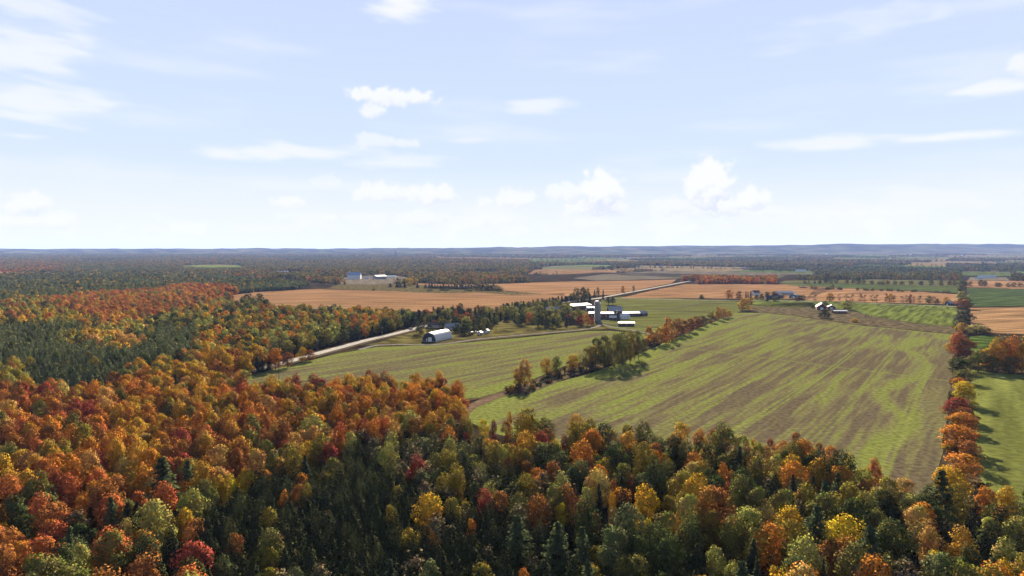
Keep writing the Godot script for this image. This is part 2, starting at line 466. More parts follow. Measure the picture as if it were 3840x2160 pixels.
	["spruce windbreak", "spruce", 50.3, -988.1, 7.1, 8.5],
	["spruce windbreak", "spruce", 54.8, -995.4, 8.5, 7.8],
	["spruce windbreak", "spruce", 60.1, -1002.9, 9.1, 8.3],
	["spruce windbreak", "spruce", 64.9, -1010.4, 7.9, 8.9],
	["spruce windbreak", "spruce", 69.2, -1018.1, 9.8, 7.2],
	["spruce windbreak", "spruce", 75.5, -1025.9, 9.4, 7.2],
	["spruce windbreak", "spruce", 80.6, -1033.8, 7.7, 8.8],
	["spruce windbreak", "spruce", 84.1, -1041.9, 6.6, 7.8],
	["spruce windbreak", "spruce", 91.2, -1050, 7.2, 9.4],
	["spruce windbreak", "spruce", 96.4, -1058.3, 10.1, 8.4],
	["far windbreak", "spruce", -266, -1490.1, 8.3, 11.2],
	["far windbreak", "spruce", -250.1, -1481.3, 9.8, 9.5],
	["far windbreak", "spruce", -242.1, -1476.9, 9.6, 12.1],
	["far windbreak", "spruce", -231.1, -1470.8, 10, 9.1],
	["far windbreak", "spruce", -201.7, -1454.6, 10.2, 9.2],
	["far windbreak", "spruce", -183.5, -1444.5, 8, 11.1],
	["far windbreak", "spruce", -174.5, -1439.5, 10, 10.1],
	["far windbreak", "spruce", -168.2, -1436, 10, 10.8],
	["far windbreak", "spruce", -161.9, -1432.6, 7.9, 10],
	["far windbreak", "spruce", -155.7, -1429.1, 7.4, 9],
	["far windbreak", "spruce", -149.5, -1425.7, 7.3, 11.3],
	["far windbreak", "spruce", -143.3, -1422.3, 10.1, 9.3],
	["far windbreak", "spruce", -137.2, -1418.9, 6.9, 12.3],
	["far windbreak", "spruce", -131.1, -1415.5, 8.5, 10.2],
	["far windbreak", "spruce", -125, -1412.2, 7.5, 10.8],
	["far windbreak", "spruce", -119, -1408.8, 9.5, 10.3],
	["far windbreak", "spruce", -113, -1405.5, 8.1, 8.8],
	["far windbreak", "spruce", -107, -1402.2, 9.7, 8.7],
	["far windbreak", "spruce", -101, -1398.9, 8.3, 11.6],
	["far windbreak", "spruce", -95.1, -1395.6, 7.1, 11.2],
	["far windbreak", "spruce", -89.2, -1392.3, 9.8, 10.8],
	["far windbreak", "spruce", -83.3, -1389.1, 9.2, 8.9],
	["far windbreak", "yellow", -239, -1584.5, 17.3, 23.1],
	["far windbreak", "gold", -229.2, -1618.7, 14.4, 14.1],
	["far windbreak", "green", -72, -1380.4, 11.6, 28.1],
	["far windbreak", "green", -53.6, -1355.4, 12.1, 27.6],
	["far windbreak", "olive", -37.8, -1355.4, 11.4, 29.6],
	["far windbreak", "olive", -25.5, -1331.4, 9.2, 17.4],
	["far windbreak", "green", -134, -1355.4, 4, 23.7],
	["far windbreak", "olive", -160.1, -1331.4, 4.6, 17.4],
	["far windbreak", "olive", -85, -1331.4, 4, 19.4],
	["roadside wood", "spruce", -161.6, -414.2, 10.3, 7.2],
	["roadside wood", "spruce", -156.7, -417.5, 9.8, 6.1],
	["roadside wood", "spruce", -152, -423.7, 8.4, 5.3],
	["roadside wood", "spruce", -154.5, -420.3, 7.7, 4.9],
	["roadside wood", "spruce", -174.6, -392.3, 9.3, 7.2],
	["roadside wood", "spruce", -180.9, -391, 11.8, 5.3],
	["roadside wood", "spruce", -204.7, -398.6, 8.3, 3.5],
	["roadside wood", "orange", -148.7, -426.1, 13.5, 9.9],
	["roadside wood", "rust", -143.6, -433.6, 9.9, 7.6],
	["roadside wood", "gold", -141.7, -457.7, 10, 7.1],
	["roadside wood", "rust", -137.2, -460.5, 7.8, 7.2],
	["roadside wood", "bare", -138.6, -481.4, 11.4, 2.8],
	["roadside wood", "amber", -173.8, -402.9, 18.4, 10.2],
	["roadside wood", "rust", -167.6, -405.1, 16.8, 9.4],
	["roadside wood", "olivegold", -175, -446.7, 9.7, 9.5],
	["roadside wood", "ygreen", -165.6, -452.1, 10.7, 7.9],
	["roadside wood", "gold", -183.6, -407.4, 19.4, 8.7],
	["roadside wood", "paleorange", -186.1, -392.3, 13.6, 8.4],
	["roadside wood", "orange", -195.6, -394.4, 10.9, 10.7],
	["roadside wood", "gold", -207.8, -398.6, 10.7, 8.5],
	["roadside wood", "amber", -214.9, -390.2, 13.1, 9.1],
	["roadside wood", "orange", -221, -390.2, 10, 6.8],
	["roadside wood", "olive", -251.7, -821, 13, 9.6],
	["roadside wood", "green", -376.5, -970.2, 16.3, 17],
	["roadside wood", "green", -364.2, -982.9, 15.6, 17.2]
]

func _ready():
	var camera := Camera3D.new()
	camera.name = "camera"
	camera.position = Vector3(0, EYE, 0)
	camera.rotation_degrees = Vector3(-2.884, 0, 0)
	camera.fov = 45.755
	camera.near = 1.0
	camera.far = 40000.0
	add_child(camera)
	camera.current = true
	var env := Environment.new()
	env.background_mode = Environment.BG_SKY
	env.sky = Sky.new()
	var sm := PanoramaSkyMaterial.new()
	sm.panorama = sky_picture()
	sm.energy_multiplier = SKY_PEAK / EXPOSURE
	env.sky.sky_material = sm
	env.tonemap_mode = Environment.TONE_MAPPER_LINEAR
	env.tonemap_exposure = EXPOSURE
	env.sdfgi_enabled = true
	env.ssao_enabled = true
	env.ssil_enabled = true
	env.fog_enabled = true
	env.fog_density = 0.000025
	env.fog_light_color = Color(0.60, 0.72, 1.0)
	var we := WorldEnvironment.new()
	we.name = "environment"
	we.environment = env
	add_child(we)
	var sun := DirectionalLight3D.new()
	sun.name = "sun"
	sun.light_energy = 1.6
	sun.light_angular_distance = 0.5
	sun.light_color = Color(1.0, 0.93, 0.82)
	sun.shadow_enabled = true
	sun.rotation_degrees = Vector3(-23.5, 180 - 4, 0)
	add_child(sun)
	make_materials()
	ground_and_fields()
	far_country()
	hills()
	roads()
	buildings()
	fences()
	vehicles()
	tree_meshes()
	woods()
	single_trees()
	write_labels()

# ------------------------------------------------------------------ naming
func numbered(called: String) -> String:
	var n: int = taken.get(called, 0)
	taken[called] = n + 1
	return called if n == 0 else "%s_%03d" % [called, n]

func tag(o: Node, label: String, category: String, group := "", kind := ""):
	if label: o.set_meta("label", label)
	if category: o.set_meta("category", category)
	if group: o.set_meta("group", group)
	if kind: o.set_meta("kind", kind)

func thing(called: String, at: Vector3, turn := 0.0) -> Node3D:
	var o := Node3D.new()
	o.name = numbered(called)
	o.position = at
	o.rotation.y = turn
	add_child(o)
	return o

func put(called: String, mesh: Mesh, m: Material, parent: Node = null, at := Vector3.ZERO) -> MeshInstance3D:
	var o := MeshInstance3D.new()
	o.name = numbered(called) if parent == null else called
	o.mesh = mesh
	o.material_override = m
	o.position = at
	if parent == null: add_child(o)
	else: parent.add_child(o, true)
	return o

# ------------------------------------------------------------------ sky
var n_cloud := FastNoiseLite.new()
var n_wisp := FastNoiseLite.new()
# heaped clouds: [azimuth, elevation, half width, half height, strength] in degrees
var HEAPS := [
	[-9.88, 12.51, 2.75, 0.72, 0.8], [-11.49, 11.40, 0.96, 0.59, 0.7], [-11.35, 9.02, 1.48, 0.52, 0.5], [-8.79, 8.93, 0.85, 0.36, 0.5], [-18.07, 4.03, 1.03, 0.48, 0.75], [-14.79, 2.92, 0.62, 0.26, 0.7], [-10.82, 4.84, 1.87, 0.79, 0.75], [-6.71, 4.73, 1.78, 0.86, 0.8],
	[0.23, 4.47, 1.54, 0.80, 0.75], [-2.09, 4.27, 0.57, 0.50, 0.7], [7.33, 5.02, 1.58, 1.65, 0.9], [4.54, 4.88, 1.72, 0.73, 0.7], [7.01, 3.88, 2.17, 0.99, 0.8], [15.96, 5.40, 1.60, 1.99, 1], [16.84, 3.74, 1.83, 0.89, 0.9], [19.08, 4.16, 1.25, 0.88, 0.85], [19.54, 3.22, 2.07, 0.50, 0.5], [13.12, 3.74, 1.39, 0.78, 0.6], [-35.40, 3.24, 1.33, 0.82, 0.8],
	[-35.91, 2.10, 1.53, 0.49, 0.7], [-33.55, 2.27, 0.97, 0.61, 0.7], [-7.86, 2.83, 1.70, 0.66, 0.6], [-1.60, 2.72, 2.07, 0.60, 0.5], [6.36, 2.38, 1.52, 0.53, 0.6], [23.64, 1.83, 1.06, 0.28, 0.5], [-15.15, 5.73, 0.99, 0.52, 0.35], [36.55, 12.21, 0.78, 0.75, 0.6], [-28.06, 1.70, 0.62, 0.24, 0.5], [-25.95, 1.49, 1.62, 0.27, 0.4], [-20.04, 1.81, 1.77, 0.31, 0.4], [27.88, 2.87, 2.35, 0.29, 0.3], [-12.05, 2.92, 1.60, 0.39, 0.4]]
# veils of high thin cloud, the same way
var VEILS := [
	[-16.95, 7.94, 7.02, 0.96, 0.75], [-11.69, 7.34, 5.12, 0.72, 0.6], [-33.90, 10.17, 5.75, 1.11, 0.7], [-35.14, 13.38, 4.91, 1.64, 0.7], [-35.05, 16.10, 3.80, 1.37, 0.6], [32.20, 8.13, 3.35, 0.40, 0.8], [24.56, 8.23, 4.69, 0.55, 0.7], [34.86, 11.09, 3.15, 0.60, 0.8], [-9.02, 19.54, 3.91, 1.12, 0.9], [27.56, 16.05, 8.39, 1.30, 0.4], [31.50, 16.36, 1.70, 0.85, 0.45],
	[33.24, 4.37, 9.80, 1.67, 0.55], [2.70, 12.12, 3.16, 0.73, 0.65], [-2.91, 9.34, 2.33, 0.30, 0.5], [-18.80, 5.25, 14.95, 1.26, 0.25], [-35.31, 7.89, 2.67, 0.27, 0.5]]

func step(a: float, b: float, x: float) -> float:
	var t := clampf((x - a) / (b - a), 0.0, 1.0)
	return t * t * (3.0 - 2.0 * t)

func sky_colour(az: float, el: float) -> Color:
	# clear air, sRGB, paler to the horizon
	var keys := [[0.0, Color8(250, 251, 254)], [3.0, Color8(238, 245, 255)], [7.0, Color8(220, 235, 255)], [12.0, Color8(211, 228, 255)], [20.0, Color8(203, 219, 254)], [40.0, Color8(160, 184, 228)], [90.0, Color8(104, 128, 170)]]
	var c: Color = keys[0][1]
	for i in range(1, keys.size()):
		var a: Array = keys[i - 1]
		var b: Array = keys[i]
		if el >= a[0]:
			c = (a[1] as Color).lerp(b[1], clampf((el - a[0]) / (b[0] - a[0]), 0, 1))
	var wrap := absf(az) / 180.0
	var wx := az * (1.0 - step(0.9, 1.0, wrap))
	var veil := 0.0
	var white := Color8(252, 253, 255)
	# thin streaks everywhere, fewer overhead
	var st := n_wisp.get_noise_2d(wx * 1.1 + el * .6, el * 7.0) * .5 + .5
	veil = step(.5, .95, st) * .42 * (1.0 - step(25.0, 70.0, el)) + (1.0 - step(1.0, 8.0, el)) * .4
	for v in VEILS:
		var dx: float = (az - v[0]) / v[2]
		var dy: float = (el - v[1] - dx * v[3] * .15) / v[3]
		var q := dx * dx + dy * dy
		if q < 3.0:
			var w := n_wisp.get_noise_2d(az * 1.6 + el * 1.5, el * 9.0) + n_wisp.get_noise_2d(az * 6.0 + el * 9.0, el * 26.0) * .55
			veil = maxf(veil, v[4] * step(0.0, 1.0, 1.1 - sqrt(q) + w * .95))
	c = c.lerp(white, clampf(veil, 0, .92))
	# low heaps all round the horizon
	var far_heap := 0.0
	if el < 6.0:
		var hh := n_cloud.get_noise_2d(wx * 1.3, el * 2.2 + 40.0) + n_cloud.get_noise_2d(wx * 4.0, el * 5.0) * .35
		far_heap = step(.12, .30, hh) * step(0.2, 1.2, el) * (1.0 - step(1.8, 4.2, el)) * .7
	c = c.lerp(white, far_heap)
	var dense := 0.0
	var shade := 0.0
	for h in HEAPS:
		var dx: float = (az - h[0]) / (h[2] * 1.15)
		if absf(dx) > 1.6: continue
		var dy: float = (el - h[1]) / (h[3] * 1.15)
		if absf(dy) > 1.7: continue
		if dy < 0.0: dy *= 1.35
		var nz := n_cloud.get_noise_2d(az * 6.0, el * 6.5) * .85 + n_cloud.get_noise_2d(az * 16.0 + 9.0, el * 16.0) * .28
		var q := 1.0 - sqrt(dx * dx + dy * dy) + nz * .75
		var m: float = minf(1.0, h[4] * 1.15) * step(-.22, .24, q)
		dense = maxf(dense, m)
		if m > .3: shade = maxf(shade, step(.05, .85, -dy * .9 + dx * .3 - nz * .9) * .85 * minf(1.0, h[3] * .9))
	c = c.lerp(white.lerp(Color8(224, 231, 246), shade), dense)
	return c

func dimmed(c: Color) -> Color:
	var l := c.srgb_to_linear()
	return Color(l.r / SKY_PEAK * 1.02, l.g / SKY_PEAK * 1.02, l.b / SKY_PEAK * 1.02).linear_to_srgb()

func sky_picture() -> ImageTexture:
	n_cloud.seed = 11
	n_cloud.frequency = .11
	n_cloud.fractal_octaves = 5
	n_wisp.seed = 5
	n_wisp.frequency = .035
	n_wisp.fractal_octaves = 4
	var wide := 4096
	var small := Image.create(512, 256, false, Image.FORMAT_RGBA8)
	for y in 256:
		var el := 90.0 - (y + .5) / 256.0 * 180.0
		for x in 512:
			var az := (x + .5) / 512.0 * 360.0
			if az > 180.0: az -= 360.0
			small.set_pixel(x, y, dimmed(sky_colour(az, maxf(el, 0.0))))
	small.resize(wide, wide / 2, Image.INTERPOLATE_CUBIC)
	for y in range(700, 1026):
		var el := 90.0 - (y + .5) / 2048.0 * 180.0
		for k in range(-500, 500):
			var az := (k + .5) / 4096.0 * 360.0
			small.set_pixel((k + wide) % wide, y, dimmed(sky_colour(az, maxf(el, 0.0))))
	return ImageTexture.create_from_image(small)

# ------------------------------------------------------------------ materials
var M := {}

func plain(key: String, lin: Color, rough := .85, metal := 0.0) -> StandardMaterial3D:
	var m := StandardMaterial3D.new()
	m.albedo_color = lin.linear_to_srgb()
	m.roughness = rough
	m.metallic = metal
	m.metallic_specular = .3
	m.resource_name = key
	M[key] = m
	return m

func make_materials():
	plain("bark", Color(0.0558, 0.0434, 0.0341))
	for t in TINT:
		var m := plain("leaf_" + t, TINT[t][0])
		m.vertex_color_use_as_albedo = true
		m.specular_mode = BaseMaterial3D.SPECULAR_DISABLED
		if TINT[t][1] in ["broad", "thin"]:
			m.backlight_enabled = true
			m.backlight = Color(.5, .5, .5)
	var w := plain("leaves", Color(1, 1, 1))
	w.vertex_color_use_as_albedo = true
	w.specular_mode = BaseMaterial3D.SPECULAR_DISABLED
	w.backlight_enabled = true
	w.backlight = Color(.7, .7, .7)
	plain("white_metal", Color(0.434, 0.427, 0.413), .45, .25)
	plain("grey_metal", Color(0.2232, 0.2232, 0.2232), .55, .1)
	plain("blue_metal", Color(0.2046, 0.2604, 0.341), .42, .4)
	plain("tan_roof", Color(.20, .175, .145), .6)
	plain("dark_metal", Color(0.031, 0.0341, 0.0403), .6)
	plain("dark_wood", Color(0.0527, 0.0372, 0.0279))
	plain("red_brick", Color(0.0992, 0.0434, 0.031))
	plain("brown_roof", Color(0.0744, 0.0527, 0.0434))
	plain("grey_roof", Color(0.186, 0.186, 0.1922), .6)
	plain("concrete", Color(0.2232, 0.2108, 0.1922))
	plain("white_paint", Color(0.546, 0.546, 0.532), .6)
	plain("cream", Color(0.341, 0.31, 0.2604))
	plain("glass", Color(0.0248, 0.031, 0.0372), .2)
	plain("fence_wood", Color(0.062, 0.0527, 0.0434))
	plain("green_metal", Color(0.0434, 0.0992, 0.0868), .55)
	plain("steel", Color(0.1364, 0.1364, 0.1488), .5, .4)
	plain("rubber", Color(0.0124, 0.0124, 0.0124))
	plain("grey_paint", Color(0.0992, 0.1054, 0.1178), .35)
	plain("silver_paint", Color(0.279, 0.2852, 0.2976), .35)
	plain("bale", Color(0.2108, 0.1674, 0.093))

# ------------------------------------------------------------------ surfaces of the ground
func noise(sd: int, f: float, oct := 3) -> FastNoiseLite:
	var n := FastNoiseLite.new()
	n.seed = sd
	n.frequency = f
	n.fractal_octaves = oct
	return n

# grey noise round 1.0, to multiply a colour with
func grain(px: int, sd: int, lo: float, hi: float, fx := 1.0, fy := 1.0) -> ImageTexture:
	var im := Image.create(px, px, false, Image.FORMAT_RGBA8)
	var a := noise(sd, .02, 4)
	var b := noise(sd + 1, .25, 2)
	for y in px:
		for x in px:
			# blended over the edges so that it tiles
			var s := x / float(px)
			var t := y / float(px)
			var v := a.get_noise_2d(x * fx, y * fy) * .75 + b.get_noise_2d(x, y) * .4
			if s > .8: v = lerpf(v, a.get_noise_2d((x - px) * fx, y * fy) * .75 + b.get_noise_2d(x - px, y) * .4, (s - .8) / .2)
			if t > .8: v = lerpf(v, a.get_noise_2d(x * fx, (y - px) * fy) * .75 + b.get_noise_2d(x, y - px) * .4, (t - .8) / .2)
			var g := clampf(lerpf(lo, hi, clampf(v + .5, 0, 1)), 0, 1)
			im.set_pixel(x, y, Color(g, g, g))
	return ImageTexture.create_from_image(im)

# young winter wheat drilled in rows over brown soil: thin on the rises, so soil shows in long streaks along the rows
func wheat(px: int, size: float, sd: int, soil_share: float, tracks: Array, cross: Array, outline: PackedVector2Array, centre: Vector2, deg: float, fx := .055, drift := 0.0) -> ImageTexture:
	var im := Image.create(px, px, false, Image.FORMAT_RGBA8)
	var streak := noise(sd, 1.0, 4)
	var broad := noise(sd + 1, .006, 3)
	var fine := noise(sd + 2, .33, 2)
	var soil := Color(0.0464, 0.0371, 0.0255)
	var thin := Color(0.0661, 0.0632, 0.0278)
	var lush := Color(0.0708, 0.0824, 0.0209)
	# how far from the edge of the field, on a coarse grid
	var along := Vector2(sin(deg_to_rad(deg)), -cos(deg_to_rad(deg)))
	var across := Vector2(-along.y, along.x)
	var cells := 96
	var edge := PackedFloat32Array()
	for y in cells + 1:
		for x in cells + 1:
			var p := centre + along * (x / float(cells) - .5) * size + across * (y / float(cells) - .5) * size
			var d := 1e9
			for i in outline.size(): d = minf(d, Geometry2D.get_closest_point_to_segment(p, outline[i], outline[(i + 1) % outline.size()]).distance_to(p))
			edge.append(d)
	for y in px:
		var b := (y / float(px) - .5) * size
		for x in px:
			var a := (x / float(px) - .5) * size
			var gx := x * cells / float(px)
			var gy := y * cells / float(px)
			var k := int(gy) * (cells + 1) + int(gx)
			var ed := lerpf(lerpf(edge[k], edge[k + 1], gx - int(gx)), lerpf(edge[k + cells + 1], edge[k + cells + 2], gx - int(gx)), gy - int(gy))
			var wob := broad.get_noise_2d(a, b)
			var f := fine.get_noise_2d(a, b)
			var bb := b + wob * 1.5
			var s := streak.get_noise_2d(a * .0062, bb * fx) * .60 + streak.get_noise_2d(a * .011 + 50.0, bb * fx * 2.9) * .60 + streak.get_noise_2d(a * .012 + 90.0, b * .42) * .42 + wob * .25 + f * .16
			s -= .45 * (1.0 - step(3.0, 18.0, ed + wob * 8.0))
			s += drift * (step(-90.0, 40.0, b) * .22 - .10 - step(60.0, 220.0, a) * .10)
			var bare := clampf(.5 + s * 1.1 + soil_share, 0.0, 1.0)
			if drift > 0.0 and b > 40.0 and a > -260.0 and a < 230.0:
				bare = lerpf(bare, 1.0, (1.0 - step(5.0, 15.0, ed + wob * 10.0 + f * 3.0)) * .6)
				bare = lerpf(bare, .1, step(16.0, 21.0, ed + wob * 22.0) * (1.0 - step(25.0, 36.0, ed + wob * 22.0)) * .8)
			var c := lush.lerp(thin, step(.1, .5, bare)).lerp(soil, step(.45, .95, bare) * .92)
			for t in tracks:
				var d: float = absf(absf(b - t[0] - sin(a * .013 + t[0]) * 1.5) - (1.3 if t[3] < .96 else 0.0)) / (1.0 if t[3] < .96 else 3.2)
				if t[1] <= a and a <= t[2] and d < 1.1: c = c.lerp(lush * 1.08, (1.0 - d / 1.1) * t[3])
			for t in cross:
				var d: float = absf(absf(a - t[0] - b * t[1]) - 1.2)
				if d < 1.4: c = c.lerp(lush * 1.02, (1.0 - d / 1.4) * t[2])
			c = c * (1.0 + f * .5)
			c.a = 1.0
			im.set_pixel(x, y, c.linear_to_srgb())
	return ImageTexture.create_from_image(im)

func textured(key: String, tex: Texture2D, lin := Color(1, 1, 1)) -> StandardMaterial3D:
	var m := plain(key, lin, .95)
	m.specular_mode = BaseMaterial3D.SPECULAR_DISABLED
	m.albedo_texture = tex
	return m

func ragged(p: PackedVector2Array, step_m: float, amp: float, sd: int) -> PackedVector2Array:
	var n := noise(sd, .02, 3)
	var out := PackedVector2Array()
	for i in p.size():
		var a := p[i]
		var b := p[(i + 1) % p.size()]
		var k := maxi(1, int(a.distance_to(b) / step_m))
		for j in k:
			var q := a.lerp(b, j / float(k))
			out.append(q + Vector2(n.get_noise_2d(q.x, q.y), n.get_noise_2d(q.x + 500, q.y)) * amp)
	return out

func sheet(pts: PackedVector2Array, y: float, row_deg: float, size: float, centre := Vector2.ZERO, lie := false) -> ArrayMesh:
	var along := Vector2(sin(deg_to_rad(row_deg)), -cos(deg_to_rad(row_deg)))
	var across := Vector2(-along.y, along.x)
	var v := PackedVector3Array()
	var n := PackedVector3Array()
	var uv := PackedVector2Array()
	for p in pts:
		v.append(Vector3(p.x, y + (plain_height(p.y) if lie else 0.0), p.y))
		n.append(Vector3.UP)
		uv.append(Vector2((p - centre).dot(along) / size + .5, (p - centre).dot(across) / size + .5))
	var arr := []
	arr.resize(Mesh.ARRAY_MAX)
	arr[Mesh.ARRAY_VERTEX] = v
	arr[Mesh.ARRAY_NORMAL] = n
	arr[Mesh.ARRAY_TEX_UV] = uv
	arr[Mesh.ARRAY_INDEX] = Geometry2D.triangulate_polygon(pts)
	var m := ArrayMesh.new()
	m.add_surface_from_arrays(Mesh.PRIMITIVE_TRIANGLES, arr)
	return m

var fields: Array = []       # outlines of the open land, where no wood grows

func field(called: String, label: String, pts: Array, y: float, mat: Material, row_deg: float, size: float, centre := Vector2.ZERO, edge := 2.0, open := true):
	var p := ragged(PackedVector2Array(pts), 9.0, edge, taken.size() * 7 + fields.size())
	var o := put(called, sheet(p, y, row_deg, size, centre), mat)
	tag(o, label, "field" if called == "field" else called.replace("_", " "), "", "structure")
	if open: fields.append(p)

# a field on a low rise: the top and the slopes round it
func knoll(label: String, pts: Array, y: float, mat: Material):
	var p := ragged(PackedVector2Array(pts), 25.0, 4.0, taken.size())
	var mid := Vector2.ZERO
	for q in p: mid += q / p.size()
	var st := begin()
	for i in p.size():
		var a := p[i]
		var b := p[(i + 1) % p.size()]
		var prev := [mid, mid, y]
		for k in 6:
			var f := [.45, .75, 1.0, 1.12, 1.25, 1.5][k] as float
			var hh := [.98, .9, .72, .5, .22, -.03][k] as float
			var na := mid + (a - mid) * f
			var nb := mid + (b - mid) * f
			var q0 := Vector3(prev[0].x, prev[2], prev[0].y)
			var q1 := Vector3(prev[1].x, prev[2], prev[1].y)
			var q2 := Vector3(nb.x, y * hh, nb.y)
			var q3 := Vector3(na.x, y * hh, na.y)
			for tr in ([[q0, q2, q3]] if k == 0 else [[q0, q1, q2], [q0, q2, q3]]):
				var n := ((tr[1] - tr[0]) as Vector3).cross(tr[2] - tr[0]).normalized()
				if n.y < 0: tr = [tr[0], tr[2], tr[1]]
				for c in [tr[0], tr[2], tr[1]]:
					st.set_uv(Vector2(c.x, c.z) / 300.0)
					st.add_vertex(c)
			prev = [na, nb, y * hh]
	st.generate_normals()
	tag(put("field", st.commit(), mat), label, "field", "", "structure")
	fields.append(p)

func ground_and_fields():
	var g := grain(512, 3, .45, 1.0)
	var streaky := grain(512, 9, .52, 1.0, .25, 3.0)
	var streaky2 := grain(512, 21, .55, 1.0, .2, 2.2)
	M["mottle"] = textured("mottle", g, Color(0.0336, 0.0261, 0.0162))
	var q := PackedVector2Array([Vector2(-20000, 3000), Vector2(20000, 3000), Vector2(20000, -24000), Vector2(-20000, -24000)])
	tag(put("ground", sheet(q, 0.0, 35, 420.0), M["mottle"]), "brown earth and leaf litter under the woods and between the fields", "ground", "", "structure")
	# the large striped wheat field, and the smaller one beyond the hedgerow
	var big: Array = [Vector2(-22.1, -299.8), Vector2(-14.3, -332.3), Vector2(2.5, -355.3), Vector2(25.3, -384.2), Vector2(52, -418), Vector2(88.7, -485.3), Vector2(118.2, -542.7), Vector2(154.8, -612.3), Vector2(210.9, -718.5), Vector2(275.7, -839.7), Vector2(310, -839.7), Vector2(331.5, -796.7), Vector2(352, -698.3), Vector2(381.3, -644), Vector2(397.7, -612.3), Vector2(335.3, -515.6), Vector2(259.1, -399.1), Vector2(216.1, -334.1), Vector2(172.1, -268.3), Vector2(135.5, -214.1), Vector2(115.3, -188.5), Vector2(102.6, -201), Vector2(89, -224), Vector2(77.5, -233.4), Vector2(50.3, -241.8), Vector2(29, -255.9), Vector2(17, -257), Vector2(1.9, -265.4), Vector2(-7.8, -274.3)]
	var mid := Vector2(160, -440)
	var trams := []
	for k in 10: trams.append([-150.0 + k * 27.0, -310.0, [60.0, 140.0, 300.0][k % 3], [.55, .8, .45, .9][k % 4]])
	M["wheat_a"] = textured("wheat_a", wheat(1536, 620.0, 31, .06, trams, [[36.0, -.26, .9]], PackedVector2Array(big), mid, 35, .062, 1.0))
	field("field", "large winter wheat field striped with bare soil between the hedgerows", big, .12, M["wheat_a"], 35, 620.0, mid, 1.5)
	var narrow := PackedVector2Array([Vector2(-162.6, -372.5), Vector2(-160.7, -397.8), Vector2(-149.2, -432.6), Vector2(-127, -495), Vector2(-105.1, -531), Vector2(-65.8, -540.3), Vector2(-29, -562.4), Vector2(21.8, -600.5), Vector2(72, -640.7), Vector2(92.6, -640.7), Vector2(126.1, -612.3), Vector2(99.2, -542.7), Vector2(59.1, -475.9), Vector2(40.1, -450), Vector2(28, -426.7), Vector2(4.9, -378.3), Vector2(-9.8, -347.3), Vector2(-23.2, -339.7), Vector2(-33.9, -343.4), Vector2(-58.2, -343.4), Vector2(-118.7, -343.4)])
	M["wheat_b"] = textured("wheat_b", wheat(1024, 520.0, 47, -.02, [[-40, -260, 260, .5], [20, -260, 260, .5]], [], narrow, Vector2(-10, -480), 41, .085))
	field("field", "narrow green wheat field below the curved farm drive", [Vector2(-162.6, -372.5), Vector2(-160.7, -397.8), Vector2(-149.2, -432.6), Vector2(-127, -495), Vector2(-105.1, -531), Vector2(-65.8, -540.3), Vector2(-29, -562.4), Vector2(21.8, -600.5), Vector2(72, -640.7), Vector2(92.6, -640.7), Vector2(126.1, -612.3), Vector2(99.2, -542.7), Vector2(59.1, -475.9), Vector2(40.1, -450), Vector2(28, -426.7), Vector2(4.9, -378.3), Vector2(-9.8, -347.3), Vector2(-23.2, -339.7), Vector2(-33.9, -343.4), Vector2(-58.2, -343.4), Vector2(-118.7, -343.4)], .12, M["wheat_b"], 41, 520.0, Vector2(-10, -480), 1.5)
	field("field", "green wheat field east of the long hedgerow", [Vector2(287.4, -426.7), Vector2(295.3, -415.2), Vector2(343.2, -386.6), Vector2(159.7, -177.9), Vector2(125.9, -177.9), Vector2(151.8, -219.9), Vector2(191.5, -280.6)], .12, textured("east_green", grain(512, 27, .62, 1.0, .16, 2.4), Color(0.116, 0.1305, 0.0348)), 35, 520.0, Vector2(380, -260), 1.2)
	field("field", "small bright green field behind the eastern copse", [Vector2(399.6, -594.7), Vector2(430.7, -612.3), Vector2(428.2, -589.1), Vector2(395, -547.5), Vector2(351.5, -495), Vector2(320.8, -475.9)], .12, textured("lush", g, Color(0.0528, 0.0841, 0.0186)), 35, 160.0)
	var pasture := textured("pasture", streaky, Color(0.0934, 0.0998, 0.0313))
	var mown := textured("mown", g, Color(0.0905, 0.08, 0.0278))
	field("pasture", "green pasture with old fence lines beside the farm buildings", [Vector2(145.5, -1098.6), Vector2(184.1, -1159.8), Vector2(277, -1098.6), Vector2(345.2, -1052.3), Vector2(349.5, -978), Vector2(450.5, -1026.3), Vector2(403.9, -913.5), Vector2(331.4, -927.1), Vector2(284.4, -851.1), Vector2(231, -772), Vector2(179.6, -679.3), Vector2(126.1, -612.3), Vector2(94.1, -664.7), Vector2(92.2, -744.3), Vector2(101.9, -823)], .10, pasture, 80, 260.0)
	field("lawn", "mown grass round the quonset barn and the farmyard trees", [Vector2(-115.4, -542.7), Vector2(-101.2, -600.5), Vector2(-86.8, -650.8), Vector2(-79, -718.5), Vector2(-42.3, -823), Vector2(6.4, -913.5), Vector2(63, -962.9), Vector2(100.8, -948.3), Vector2(97.9, -772), Vector2(94.1, -664.7), Vector2(72.7, -647.4), Vector2(22.1, -609.3), Vector2(-29.4, -570.1), Vector2(-66.7, -547.5), Vector2(-106, -535.6)], .08, mown, 60, 200.0)
	field("field", "green field between the brown scrub and the lane trees", [Vector2(389.2, -1098.6), Vector2(474.2, -1052.3), Vector2(549.4, -1009.7), Vector2(620.2, -948.3), Vector2(444.9, -679.3), Vector2(424.4, -710.3), Vector2(419.2, -786.6), Vector2(439.6, -893.9), Vector2(404.2, -920.3), Vector2(361.2, -920.3), Vector2(338.5, -962.9)], .10, textured("green_b", streaky, Color(0.087, 0.1067, 0.0249)), 35, 240.0)
